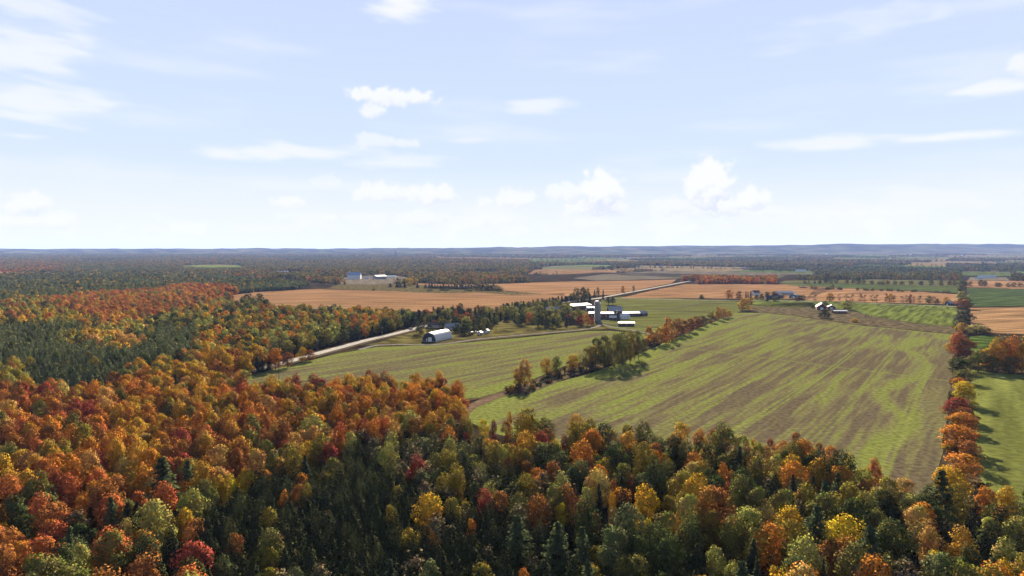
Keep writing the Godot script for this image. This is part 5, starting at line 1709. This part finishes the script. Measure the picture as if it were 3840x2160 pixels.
func bush(tint: String, x: float, z: float, h: float, w: float, zone: String, r: RandomNumberGenerator):
	var T: Array = TINT[tint]
	var o := thing(T[2], Vector3(x, 0, z), r.randf() * TAU)
	o.scale = Vector3(w / 4.0, h / 4.0, w / 4.0)
	put("stem", BUSH[0], M["bark"], o)
	put("foliage", BUSH[1 + r.randi() % (BUSH.size() - 1)], M["leaf_" + tint], o)
	rows.append({"o": o, "tint": tint, "zone": zone, "x": x, "z": z, "h": h, "w": w})

var BUSH := []

func bush_mesh(sd: int, count: int, size: float) -> ArrayMesh:
	var r := RandomNumberGenerator.new()
	r.seed = sd
	leaves_begin()
	var L := []
	for i in 7: L.append([Vector3(r.randf_range(-1.2, 1.2), r.randf_range(.6, 2.7), r.randf_range(-1.2, 1.2)), r.randf_range(.7, 1.3), tone(r, .15)])
	for i in count:
		var lb: Array = L[r.randi() % 7]
		var d := ball(r).normalized()
		var p: Vector3 = lb[0] + d * float(lb[1]) * r.randf_range(.5, 1.15)
		p.y = maxf(p.y, .1)
		var k := size * r.randf_range(.7, 1.3)
		leaf(p, (d + ball(r) * .8 + Vector3(0, .2, 0)).normalized(), (d + ball(r) * .4).normalized(), ball(r), k, k * .8, (lb[2] as Color) * tone(r, .2))
	return leaves_end()

func single_trees():
	var r := RandomNumberGenerator.new()
	r.seed = 2024
	var hedges := [["middle hedgerow", MIDDLE, 300, 5.0], ["eastern hedgerow", EAST, 280, 4.5]]
	for hd in hedges:
		var line: Array = hd[1]
		var total := 0.0
		for i in line.size() - 1: total += (line[i] as Vector2).distance_to(line[i + 1])
		var n: int = hd[2] / 2
		for k in n:
			var want := total * (k + r.randf()) / n
			var p: Vector2 = line[0]
			for i in line.size() - 1:
				var l: float = (line[i] as Vector2).distance_to(line[i + 1])
				if want <= l:
					p = (line[i] as Vector2).lerp(line[i + 1], want / l)
					break
				want -= l
			p += Vector2(r.randf_range(-1, 1), r.randf_range(-1, 1)) * float(hd[3])
			if not in_view(p.x, p.y, 10.0) or p.y > -190.0: continue
			bush(["bolive", "bgreen", "bbrown", "bgold", "bbrown"][r.randi() % 5], p.x, p.y, r.randf_range(1.6, 5.4), r.randf_range(2.4, 5.8), hd[0], r)
	for t in MID_TREES: tree(t[1], t[2], t[3], t[4], t[5], t[0], r)

# ------------------------------------------------------------------ woods
# zone: [outline (crown level), spacing, palette, name for labels]; the first that holds a point wins
var ZONES := [
	[[Vector2(-76.1, -187.1), Vector2(-72.3, -208.2), Vector2(-60.8, -211.2), Vector2(-52.6, -224.2), Vector2(-41.6, -214.8), Vector2(-33.4, -196.2), Vector2(-23.2, -188.9), Vector2(-11.1, -174.3), Vector2(4.1, -165.7), Vector2(13.2, -146.5), Vector2(14.7, -116), Vector2(-51.8, -116), Vector2(-74.5, -155.5), Vector2(-76.4, -177.3)], 3.4, ["cedar", 80, "olivecedar", 12, "brush", 5, "greygreen", 2, "olivegold", 2, "spruce", 6, "rust", 1], "cedar swamp"],
	[[Vector2(-55.9, -226.7), Vector2(-46.4, -240), Vector2(-27.2, -245.7), Vector2(-17.7, -254.9), Vector2(-6.8, -240), Vector2(6.7, -219.4), Vector2(14.9, -190.7), Vector2(11, -165.7), Vector2(4.1, -165.2), Vector2(-11.1, -173.7), Vector2(-23.2, -188.5), Vector2(-33.3, -195.8), Vector2(-41.4, -213.9)], 4.4, ["brush", 24, "brushgreen", 26, "olive", 12, "ygreen", 9, "olivegold", 8, "cedar", 20, "orange", 3, "greygreen", 8, "red", 2], "scrubby hollow"],
	[[Vector2(-153.5, -174.3), Vector2(-130.7, -171.4), Vector2(-122.6, -183.8), Vector2(-105, -185.4), Vector2(-89.4, -187.1), Vector2(-78.7, -190.7), Vector2(-76.4, -177.3), Vector2(-74.5, -155.5), Vector2(-51.8, -116), Vector2(-103, -116)], 5.8, ["green", 20, "orange", 24, "red", 10, "rust", 18, "redorange", 8, "ygreen", 4, "olive", 10, "spruce", 8, "pine", 5, "cedar", 14, "brush", 8, "gold", 4], "lower western wood"],
	[[Vector2(-277.9, -318), Vector2(-225.8, -321), Vector2(-187.4, -323), Vector2(-134.7, -315.1), Vector2(-110.5, -331.3), Vector2(-90.8, -337.8), Vector2(-70.4, -344.6), Vector2(-53.2, -351.7), Vector2(-31.1, -335.6), Vector2(-20.8, -295.2), Vector2(-19.1, -253), Vector2(-27.1, -244.6), Vector2(-46.2, -238.9), Vector2(-55.6, -225.7), Vector2(-60.8, -211.2), Vector2(-72.3, -208.2), Vector2(-78.4, -189.9), Vector2(-89.1, -186.5), Vector2(-104.7, -184.8), Vector2(-122.2, -183.1), Vector2(-130.2, -170.8), Vector2(-152.2, -172.8)], 5.1, ["orange", 34, "amber", 14, "rust", 20, "paleorange", 7, "red", 5, "redorange", 9, "gold", 4, "olivegold", 9, "olive", 6, "green", 5, "brown", 6, "palegold", 1], "orange hillside wood"],
	[[Vector2(-17.3, -244.6), Vector2(-6.8, -242.3), Vector2(1.8, -254.9), Vector2(10.8, -254.9), Vector2(16.1, -244.6), Vector2(28.3, -250.6), Vector2(48.9, -235.6), Vector2(61.1, -240), Vector2(76.3, -230.3), Vector2(87.3, -220.3), Vector2(94.5, -213), Vector2(99.3, -197.3), Vector2(103.9, -195), Vector2(109.2, -182.4), Vector2(112.6, -179.2), Vector2(119.4, -176.7), Vector2(123.4, -171.9), Vector2(130.2, -170.8), Vector2(148, -165.2), Vector2(103.5, -114.6), Vector2(13.1, -114.6), Vector2(13.2, -146.5), Vector2(11, -165.7), Vector2(14.9, -190.7), Vector2(6.7, -219.4), Vector2(-6.8, -238.9)], 5.7, ["olive", 18, "green", 28, "ygreen", 5, "olivegold", 8, "cedar", 26, "spruce", 4, "pine", 3, "orange", 8, "rust", 9, "gold", 5, "amber", 3, "greygreen", 9, "brush", 7, "palegold", 3, "bare", 2], "mixed front wood"],
	[[Vector2(-267.6, -377.2), Vector2(-245.2, -391.2), Vector2(-218.9, -398.8), Vector2(-206.6, -382.7), Vector2(-201.5, -359.3), Vector2(-201, -320.1), Vector2(-203.2, -314.3), Vector2(-209.2, -312.5), Vector2(-240.4, -338.6)], 4.0, ["plantation", 94, "olivegold", 3, "green", 6], "pine plantation"],
	[[Vector2(-310.8, -377.2), Vector2(-294.1, -389.4), Vector2(-267.4, -403.1), Vector2(-226.4, -412.5), Vector2(-218.9, -398.8), Vector2(-245.2, -391.2), Vector2(-267.6, -377.2), Vector2(-254.9, -356.8), Vector2(-282.8, -342.9)], 5.0, ["plantation", 60, "olivegold", 18, "green", 16, "rust", 5], "pine plantation"],
	[[Vector2(-339.7, -412.5), Vector2(-329.1, -436.3), Vector2(-331.9, -497.6), Vector2(-298.5, -484), Vector2(-267.4, -458.9), Vector2(-265.9, -497.6), Vector2(-242.2, -515), Vector2(-202.7, -432.7), Vector2(-226.4, -412.5), Vector2(-267.4, -403.1), Vector2(-294.1, -389.4), Vector2(-310.8, -377.2)], 4.2, ["plantation", 96, "green", 6, "olivegold", 3], "pine plantation"],
	[[Vector2(-331.9, -497.6), Vector2(-352.6, -532.5), Vector2(-359.2, -591.8), Vector2(-355.5, -649.6), Vector2(-319.5, -598.5), Vector2(-302.1, -537.9), Vector2(-268.4, -502.3), Vector2(-267.4, -458.9), Vector2(-298.5, -484)], 6.5, ["gold", 26, "paleorange", 18, "olivegold", 20, "ygreen", 16, "amber", 14, "olive", 10], "golden strip"],
	[[Vector2(-300.8, -537.9), Vector2(-313.8, -585.3), Vector2(-286.2, -612.2), Vector2(-249.3, -549), Vector2(-243.1, -507.1), Vector2(-245.4, -488.5), Vector2(-268.4, -502.3)], 4.4, ["plantation", 86, "green", 12, "olivegold", 6], "dark western block"],
	[[Vector2(-491.7, -598.5), Vector2(-461, -612.2), Vector2(-406.9, -641.7), Vector2(-365.9, -585.3), Vector2(-331.9, -497.6), Vector2(-329.1, -436.3), Vector2(-339.7, -412.5)], 4.6, ["plantation", 80, "green", 12, "olive", 8, "gold", 3], "dark western block"],
	[[Vector2(-672.1, -819.3), Vector2(-656.2, -872.9), Vector2(-745.7, -1023.4), Vector2(-656.8, -967.8), Vector2(-534.4, -794.9), Vector2(-503.1, -771.9), Vector2(-455.7, -729.6), Vector2(-400, -649.6), Vector2(-405, -638.7), Vector2(-461, -612.2), Vector2(-491.7, -598.5)], 7.5, ["ygreen", 26, "olivegold", 24, "gold", 14, "rust", 12, "green", 14, "redorange", 6], "golden western wood"],
	[[Vector2(-392.5, -985.6), Vector2(-341.8, -950.5), Vector2(-297.4, -832), Vector2(-324.6, -819.3)], 6.0, ["green", 50, "olive", 40, "olivegold", 14], "dark field clump"],
	[[Vector2(-185.5, -323), Vector2(-201.1, -350.5), Vector2(-196.3, -390.2), Vector2(-193.8, -430.8), Vector2(-169.1, -445.7), Vector2(-144, -465.7), Vector2(-132.7, -529.9), Vector2(-116.5, -607.4), Vector2(-89.7, -645.1), Vector2(-82.8, -600.4), Vector2(-111.8, -492.2), Vector2(-128.2, -430.8), Vector2(-134.5, -390.2), Vector2(-140.5, -348.1), Vector2(-141, -321)], 6.4, ["orange", 24, "amber", 18, "gold", 12, "rust", 12, "paleorange", 12, "olivegold", 10, "spruce", 10, "olive", 6], "roadside wood"],
	[[Vector2(-656.8, -967.8), Vector2(-702.4, -1122.2), Vector2(-643.2, -1202.9), Vector2(-685.4, -1435.2), Vector2(-578.5, -1397.8), Vector2(-452.3, -1156.1), Vector2(-429.8, -1085.7), Vector2(-421.7, -985.6), Vector2(-382.5, -819.3), Vector2(-362.7, -691.7), Vector2(-348.4, -591.8), Vector2(-402.9, -654.4), Vector2(-503.1, -771.9), Vector2(-534.4, -794.9)], 7.6, ["rust", 32, "orange", 22, "redorange", 9, "amber", 9, "brown", 14, "olivegold", 12, "olive", 8], "red western wood"],
	[[Vector2(-1242.1, -1516.5), Vector2(-1731.5, -2115.3), Vector2(-1471.1, -1960.6), Vector2(-1556.9, -2635), Vector2(-1250.3, -2559.5), Vector2(-642.3, -1766.6), Vector2(-461, -1560.7), Vector2(-417.8, -1225), Vector2(-484.8, -1225), Vector2(-578.5, -1397.8), Vector2(-692.8, -1450.8), Vector2(-649.1, -1213.9), Vector2(-708.3, -1131.7), Vector2(-661.5, -974.8), Vector2(-751.4, -1031.3), Vector2(-667.1, -887.4), Vector2(-693.4, -845.2)], 5.6, ["plantation", 80, "green", 10, "olive", 8, "olivegold", 6, "gold", 2], "great pine plantation"],
	[[Vector2(-2682.8, -3279), Vector2(-4233, -5176), Vector2(-2983.8, -4561), Vector2(-1813.7, -2771.1), Vector2(-1849.4, -2465.4)], 9.0, ["redorange", 36, "rust", 30, "orange", 24, "olivegold", 10], "far red wood"],
	[[Vector2(-2063.6, -2231), Vector2(-5705, -6174), Vector2(-2112.6, -6174), Vector2(128.3, -5247), Vector2(83.6, -2760.2), Vector2(25.8, -2016.2), Vector2(51.2, -1690.5), Vector2(-89.1, -1415.9), Vector2(-201.9, -1455.3), Vector2(-377.6, -1587.9), Vector2(-665.1, -1941.4), Vector2(-1112.7, -2279.6), Vector2(-1440.9, -2383.4), Vector2(-1512.8, -2016.2)], 9.5, ["olive", 34, "green", 18, "olivegold", 20, "rust", 5, "orange", 3, "brown", 6, "greygreen", 18, "spruce", 5], "far western woods"],
	[[Vector2(-196.4, -1415.9), Vector2(-89.1, -1415.9), Vector2(51.2, -1690.5), Vector2(154.7, -1747), Vector2(136.5, -1541.1), Vector2(9.9, -1415.9), Vector2(-84.6, -1343.1), Vector2(-174.1, -1309.5)], 8.0, ["green", 30, "olive", 24, "spruce", 18, "rust", 14, "brown", 10, "olivegold", 8], "far western woods"],
	[[Vector2(-970.3, -5997), Vector2(131.6, -5382), Vector2(102.6, -4197), Vector2(-738.2, -4562)], 13.0, ["redorange", 40, "rust", 40, "red", 10], "red plain wood"],
	[[Vector2(350.8, -1497), Vector2(471.2, -1872), Vector2(638.8, -2184.5), Vector2(769.3, -2231), Vector2(779.9, -2016.2), Vector2(550.5, -1415.9), Vector2(470.2, -1435.3), Vector2(360.7, -1415.9)], 7.0, ["redorange", 14, "orange", 24, "rust", 32, "olivegold", 14, "amber", 12, "olive", 8], "russet block wood"],
	[[Vector2(-267.9, -287), Vector2(-734.8, -792.4), Vector2(-554.3, -792.4), Vector2(-437.2, -687.7), Vector2(-336.3, -600.4), Vector2(-302.5, -711.2), Vector2(-288.9, -763.4), Vector2(-141.1, -736.4), Vector2(-75.5, -687.7), Vector2(-66.3, -637.2), Vector2(-85.6, -590.2), Vector2(-111.8, -492.2), Vector2(-132.7, -529.9), Vector2(-144, -465.7), Vector2(-164.6, -504.2), Vector2(-195.2, -567.6), Vector2(-246.8, -521.9), Vector2(-299.1, -487.6), Vector2(-312.2, -413.6), Vector2(-340.4, -390.2), Vector2(-277.9, -318)], 7.0, ["olive", 26, "ygreen", 14, "green", 18, "olivegold", 18, "orange", 7, "rust", 8, "gold", 6, "spruce", 8, "plantation", 14], "mixed western wood"],
	[[Vector2(-110.4, -679.3), Vector2(-111.9, -772), Vector2(-83, -845.4), Vector2(-18.8, -845.4), Vector2(-14.4, -744.3), Vector2(-19.2, -657.7), Vector2(-34, -624.6), Vector2(-50.4, -624.6), Vector2(-57.5, -664.7), Vector2(-80.9, -664.7), Vector2(-93.5, -657.7)], 9.5, ["green", 42, "olive", 16, "ygreen", 8, "spruce", 20, "rust", 5, "redorange", 3, "olivegold", 8], "farmyard"],
	[[Vector2(-15.8, -845.4), Vector2(6.3, -893.9), Vector2(51.7, -962.9), Vector2(75.8, -913.5), Vector2(70.8, -796.7), Vector2(83.5, -744.3), Vector2(73.9, -694.4), Vector2(44.5, -679.3), Vector2(9.1, -710.3), Vector2(-13.8, -735.5)], 10.0, ["green", 40, "olive", 20, "ygreen", 14, "spruce", 8, "olivegold", 12], "farmyard"],
	[[Vector2(-259.4, -314.3), Vector2(-823.2, -1004.1), Vector2(-661.5, -974.8), Vector2(-618.4, -1181.7), Vector2(-421.7, -985.6), Vector2(-329.7, -832), Vector2(-236.6, -799.6), Vector2(-178.2, -783.2), Vector2(-114.1, -760.8), Vector2(-91.9, -612.2), Vector2(-106.3, -549), Vector2(-114.8, -419), Vector2(-120.7, -391.2), Vector2(-132.4, -361.7), Vector2(-142.9, -342.9), Vector2(-136.8, -314.3)], 7.0, ["olive", 26, "ygreen", 14, "green", 18, "olivegold", 18, "orange", 7, "rust", 8, "gold", 6, "spruce", 8, "plantation", 14], "mixed western wood"],
	[[Vector2(-75.6, -621.9), Vector2(-86, -645.1), Vector2(-143.4, -726.1), Vector2(-94.1, -706.4), Vector2(-51.4, -687.7), Vector2(-20.9, -746.9), Vector2(5.6, -804.6), Vector2(18.7, -763.4), Vector2(-15.1, -678.8), Vector2(-47.4, -633.3)], 7.0, ["green", 24, "rust", 18, "spruce", 20, "olive", 16, "orange", 14, "ygreen", 8], "farmyard grove"],
	[[Vector2(836.3, -2016.2), Vector2(1051.6, -2279.6), Vector2(1326.3, -2497), Vector2(1571.4, -2383.4), Vector2(1234.6, -1872), Vector2(965.8, -1637.6), Vector2(849.2, -1690.5), Vector2(698.6, -1637.6)], 10.0, ["green", 28, "olive", 30, "greygreen", 20, "orange", 3, "olivegold", 10, "rust", 6], "far eastern woods"],
	[[Vector2(1063.5, -3085), Vector2(1449.6, -3497), Vector2(1856.8, -3497), Vector2(2033.5, -3085), Vector2(1646.2, -2497), Vector2(1358.6, -2558), Vector2(988.3, -2383.4), Vector2(812.6, -2279.6)], 10.0, ["plantation", 50, "green", 30, "olive", 20], "far eastern woods"],
	[[Vector2(2565.2, -4035), Vector2(3552, -4035), Vector2(2308.7, -2622), Vector2(1755.2, -2760.2)], 11.0, ["plantation", 40, "green", 30, "olive", 24, "rust", 8], "far eastern woods"],
	[[Vector2(1599.5, -2184.5), Vector2(1923.9, -2184.5), Vector2(1443, -1637.6), Vector2(1199.6, -1637.6)], 10.0, ["green", 40, "olive", 30, "rust", 10], "far eastern woods"],
	[[Vector2(344.9, -511.6), Vector2(373.9, -527.2), Vector2(416, -469.9), Vector2(394.7, -445.7), Vector2(350.8, -478.6), Vector2(349.2, -492.2), Vector2(328.8, -487.6)], 6.0, ["brush", 70, "brown", 12, "olivegold", 14], "eastern scrub strip"],
	[[Vector2(-333, -1247), Vector2(-263.6, -1378.5), Vector2(-174.1, -1309.5), Vector2(-76.7, -1217.9), Vector2(-71.7, -1138.3), Vector2(-197.8, -1138.3), Vector2(-325.3, -1217.9)], 11.0, ["brush", 30, "olive", 24, "olivegold", 30, "brushgreen", 26], "marsh scrub"],
]
const STUFF_NAMES := {"pine plantation": "plantation_trees", "great pine plantation": "plantation_trees"}

func zone_at(p: Vector2) -> int:
	for i in ZONES.size():
		if Geometry2D.is_point_in_polygon(p, ZONES[i][0]): return i
	return -1

func woods():
	var r := RandomNumberGenerator.new()
	r.seed = 99
	var clump := noise(512, .012, 2)
	var kept := []         # near trees: [tint, x, z, h, w, zone]
	var grid := {}         # the trees the photo picks out, by 10 m squares
	for t in NEAR_TREES:
		var p := Vector2(t[1], t[2])
		var zi := zone_at(p)
		var zone: String = ZONES[zi][3] if zi >= 0 else "front field edge"
		kept.append([t[0], t[1], t[2], t[3], t[4], zone, true])
		var key := Vector2i(floori(p.x / 10), floori(p.y / 10))
		if not grid.has(key): grid[key] = []
		(grid[key] as Array).append(Vector3(p.x, p.y, t[4] * .42))
	for t in MID_TREES:
		var p := Vector2(t[2], t[3])
		var key := Vector2i(floori(p.x / 10), floori(p.y / 10))
		if not grid.has(key): grid[key] = []
		(grid[key] as Array).append(Vector3(p.x, p.y, t[5] * .4))
	for zi in ZONES.size():
		var Z: Array = ZONES[zi]
		var poly := PackedVector2Array(Z[0])
		ZONES[zi][0] = poly
		var lo := poly[0]
		var hi := poly[0]
		for p in poly:
			lo = lo.min(p)
			hi = hi.max(p)
		var sp: float = Z[1]
		var z := hi.y
		var patch := FastNoiseLite.new()
		patch.noise_type = FastNoiseLite.TYPE_CELLULAR
		patch.cellular_return_type = FastNoiseLite.RETURN_CELL_VALUE
		patch.seed = 300 + zi
		patch.frequency = .028 if -hi.y < 420.0 else .012
		while z > lo.y:
			var d := -z
			var s := sp * clampf(d / 1700.0, 1.0, 1.8)
			var x := lo.x
			while x < hi.x:
				var p := Vector2(x + r.randf_range(-.42, .42) * s, z + r.randf_range(-.42, .42) * s)
				x += s
				if not in_view(p.x, p.y, 26.0) or p.y > -84.0: continue
				if zone_at(p) != zi: continue
				if d > 420 and ((open_land(p) and Z[3] != "farmyard") or (on_road(p) and not (Z[3] == "farmyard" and p.x > -100.0))): continue
				if d <= 420 and open_land(p): continue
				if Z[3] == "far eastern woods" and clump.get_noise_2d(p.x, p.y) < -.02: continue
				var blocked := false
				var kx := floori(p.x / 10)
				var kz := floori(p.y / 10)
				for gx in range(kx - 1, kx + 2):
					for gz in range(kz - 1, kz + 2):
						for q in grid.get(Vector2i(gx, gz), []):
							if Vector2(q.x, q.y).distance_to(p) < q.z + sp * .3: blocked = true
				if blocked: continue
				far_rng.seed = hash(p)
				var tint := weighted(Z[2])
				# neighbours tend to be of a kind
				if far_rng.randf() < .5: tint = weighted(Z[2], patch.get_noise_2d(p.x, p.y) * .5 + .5)
				var shape: String = TINT[tint][1]
				var S: Vector2 = SIZE[shape]
				var k := r.randf_range(.5, 1.1)
				var h := S.y * k
				var w := S.x * k * r.randf_range(.9, 1.15)
				if shape == "broad":
					w = minf(w, sp * 1.36)
					h = minf(h, w * 1.9 + 2)
				elif shape == "cedar":
					h = r.randf_range(7.0, 11.0)
					w = r.randf_range(4.4, 6.6)
				elif shape == "spruce": h *= .85
				if tint == "plantation":
					w = sp * r.randf_range(1.15, 1.5)
					h = r.randf_range(9, 12.5)
				if Z[3] == "farmyard":
					if not built_on(p): kept.append([tint, p.x, p.y, h * .8, w * .95, "farmyard", false])
				elif d > 440.0 or absf(p.x) / d > .752 or (EYE - h) / d * 682.0 > 331.0: far_add(Z[3].replace(" ", "_") + "_trees", p.x, p.y, w * s / sp, h, tint)
				else: kept.append([tint, p.x, p.y, h, w, Z[3], false])
			z -= s
	# the 300 that show largest of each kind stand alone, the rest of a wood are one mass
	kept.sort_custom(func(a, b): return (1 if a[6] else 0) * 1000.0 + a[4] * 100.0 / -a[2] > (1 if b[6] else 0) * 1000.0 + b[4] * 100.0 / -b[2])
	var count := {}
	for t in MID_TREES:
		var nm: String = TINT[t[1]][2]
		count[nm] = count.get(nm, 0) + 1
	for t in kept:
		var nm: String = TINT[t[0]][2]
		count[nm] = count.get(nm, 0) + 1
		if count[nm] <= 290: tree(t[0], t[1], t[2], t[3], t[4], t[5], r)
		else: far_add((t[5] as String).replace(" ", "_") + "_trees", t[1], t[2], t[4], t[3], t[0])
	print("near kinds ", count)
	var total := 0
	for k in far_trees:
		total += far_trees[k].size()
		mass(k, far_trees[k])
	print("mass trees ", total)

func built_on(p: Vector2) -> bool:
	for c in get_children():
		if c.has_meta("category") and c.get_meta("category") in ["barn", "shed", "house", "car", "tractor", "silo"] and Vector2(c.position.x, c.position.z).distance_to(p) < (14.0 if c.get_meta("category") in ["barn", "shed"] else 8.0): return true
	return false

func on_road(p: Vector2) -> bool:
	for i in ROAD.size() - 1:
		var d := Geometry2D.get_closest_point_to_segment(p, ROAD[i], ROAD[i + 1]).distance_to(p)
		if d < 11.0: return true
		if d < 45.0 and ((ROAD[i + 1] - ROAD[i]) as Vector2).cross(p - (ROAD[i] as Vector2)) > 0.0 and p.y < -415.0: return true
	return false

const MASS := {
	"far_wood": "hazy mixed woods spread over the far plain", "far_hedgerow": "thin hedgerow trees between the far plain's fields"}

func mass(called: String, list: Array):
	var o := thing(called, Vector3.ZERO)
	tag(o, MASS.get(called, "mass of the %s, too many and too small to part" % called.replace("_", " ")), "trees", "", "stuff")
	var bins := {}
	for i in list.size():
		var e: Array = list[i]
		var z: float = (e[0] as Transform3D).origin.z
		var lod := 0 if z > -440 else 1 if z > -1250 else 2
		var meshes: Array = SHAPES[e[2]][lod]
		var key := "%s %d %d" % [e[2], lod, i % meshes.size()]
		if not bins.has(key): bins[key] = [meshes[i % meshes.size()], []]
		(bins[key][1] as Array).append(e)
	for key in bins:
		var es: Array = bins[key][1]
		var mm := MultiMesh.new()
		mm.transform_format = MultiMesh.TRANSFORM_3D
		mm.use_colors = true
		mm.mesh = bins[key][0]
		mm.instance_count = es.size()
		for i in es.size():
			mm.set_instance_transform(i, es[i][0])
			mm.set_instance_color(i, es[i][1])
		var mi := MultiMeshInstance3D.new()
		mi.name = "crowns"
		mi.multimesh = mm
		mi.material_override = M["leaves"]
		mi.set_meta("kind", "stuff")
		o.add_child(mi, true)

# ------------------------------------------------------------------ labels: each tree by its look, its wood and its neighbours
func describe(a: Dictionary) -> String:
	var T: Array = TINT[a.tint]
	return "%s %s" % [T[3], T[4]]

const PLACE := {
	"cedar swamp": "in the dark cedar swamp", "scrubby hollow": "in the scrubby hollow", "lower western wood": "in the lower western wood", "orange hillside wood": "in the orange wood",
	"mixed front wood": "in the mixed wood", "front field edge": "at the striped field's edge", "pine plantation": "in the pine plantation", "roadside wood": "in the roadside wood",
	"mixed western wood": "in the western wood", "golden strip": "in the golden strip", "dark western block": "in the dark block", "golden western wood": "in the golden wood", "dark field clump": "in the field clump", "red western wood": "in the red wood", "great pine plantation": "in the great plantation", "far red wood": "in the far red wood", "middle hedgerow": "in the middle hedgerow", "eastern hedgerow": "in the eastern hedgerow", "eastern copse": "in the eastern copse",
	"lane trees": "along the lane", "field shrub row": "in the tan field's shrub row", "far field row": "in the far field row", "lane farm": "at the lane farm", "farmyard": "in the farmyard",
	"spruce windbreak": "in the spruce windbreak", "far windbreak": "in the far windbreak"}
const ONES := ["zero", "one", "two", "three", "four", "five", "six", "seven", "eight", "nine", "ten", "eleven", "twelve", "thirteen", "fourteen", "fifteen", "sixteen", "seventeen", "eighteen", "nineteen"]
const TENS := ["", "", "twenty", "thirty", "forty", "fifty", "sixty", "seventy", "eighty", "ninety", "hundred"]

func in_words(k: int) -> String:
	if k < 20: return ONES[k]
	return TENS[k / 10] + ("-" + ONES[k % 10] if k % 10 else "")

func size_word(a: Dictionary) -> String:
	if a.h > 14.5: return "tall "
	if a.w > 10.5: return "broad "
	if a.h < 8.0: return "small "
	return ""

func write_labels():
	var n := rows.size()
	var boxes := {}
	for i in n:
		var a: Dictionary = rows[i]
		a.u = a.x / -a.z * 682.0            # across the view, in pixels of the picture
		a.v = (EYE - a.h * .6) / -a.z * 682.0
		var key := Vector2i(floori(a.u / 40), floori(a.v / 40))
		if not boxes.has(key): boxes[key] = []
		(boxes[key] as Array).append(i)
	var texts := {}
	for i in n:
		var a: Dictionary = rows[i]
		var best := {"left of": [1e9, ""], "right of": [1e9, ""], "in front of": [1e9, ""], "behind": [1e9, ""]}
		var k := Vector2i(floori(a.u / 40), floori(a.v / 40))
		for dx in [-1, 0, 1]:
			for dy in [-1, 0, 1]:
				for j in boxes.get(k + Vector2i(dx, dy), []):
					if j == i: continue
					var b: Dictionary = rows[j]
					var du: float = b.u - a.u
					var dv: float = b.v - a.v
					var dd := sqrt(du * du + dv * dv)
					var rel := "left of" if du > 0 else "right of"
					if absf(dv) > absf(du): rel = "in front of" if dv < 0 else "behind"
					if dd < best[rel][0]: best[rel] = [dd, describe(b)]
		var place: String = PLACE[a.zone]
		var base := "%s%s %s" % [size_word(a), describe(a), place]
		var near := []
		for rel in best:
			if best[rel][1] != "": near.append([best[rel][0], "%s a %s" % [rel, best[rel][1]]])
		near.sort_custom(func(p, q): return p[0] < q[0])
		a.options = [base]
		for q in near: a.options.append("%s, %s" % [base, q[1]])
		for p in near.size():
			for q in range(p + 1, near.size()): a.options.append("%s, %s, %s" % [base, near[p][1], near[q][1]])
		a.label = ""
	# a label is good when it fits one tree only: try the short ones first
	var by := {}
	for a in rows:
		for o in a.options:
			by[o] = by.get(o, 0) + 1
	for a in rows:
		for o in a.options:
			if by[o] == 1 and (o as String).replace(",", "").split(" ").size() <= 16:
				a.label = o
				break
	# the rest: by their place in the picture
	var used := {}
	for a in rows:
		if a.label != "": continue
		var across := clampf((a.u + 512.0) / 10.24, 0, 99.9)
		var down := clampf((a.v + 253.5) / 5.76, 0, 99.9)
		a.label = "%s %s, %s percent across, %s down" % [describe(a), PLACE[a.zone], in_words(roundi(across)), in_words(roundi(down))]
		if used.has(a.label): a.label = "%s %s, %s point %s percent across, %s point %s down" % [describe(a), PLACE[a.zone], in_words(int(across)), in_words(int(across * 10.0) % 10), in_words(int(down)), in_words(int(down * 10.0) % 10)]
		used[a.label] = true
	var seen := {}
	var same := 0
	for a in rows:
		var T: Array = TINT[a.tint]
		if seen.has(a.label): same += 1
		seen[a.label] = true
		tag(a.o, a.label, "bush" if T[4] == "bush" else "tree", "%s trees %s" % [T[3], PLACE[a.zone]] if T[4] != "bush" else "bushes %s" % PLACE[a.zone])
	print("labels alike: ", same, " of ", n)
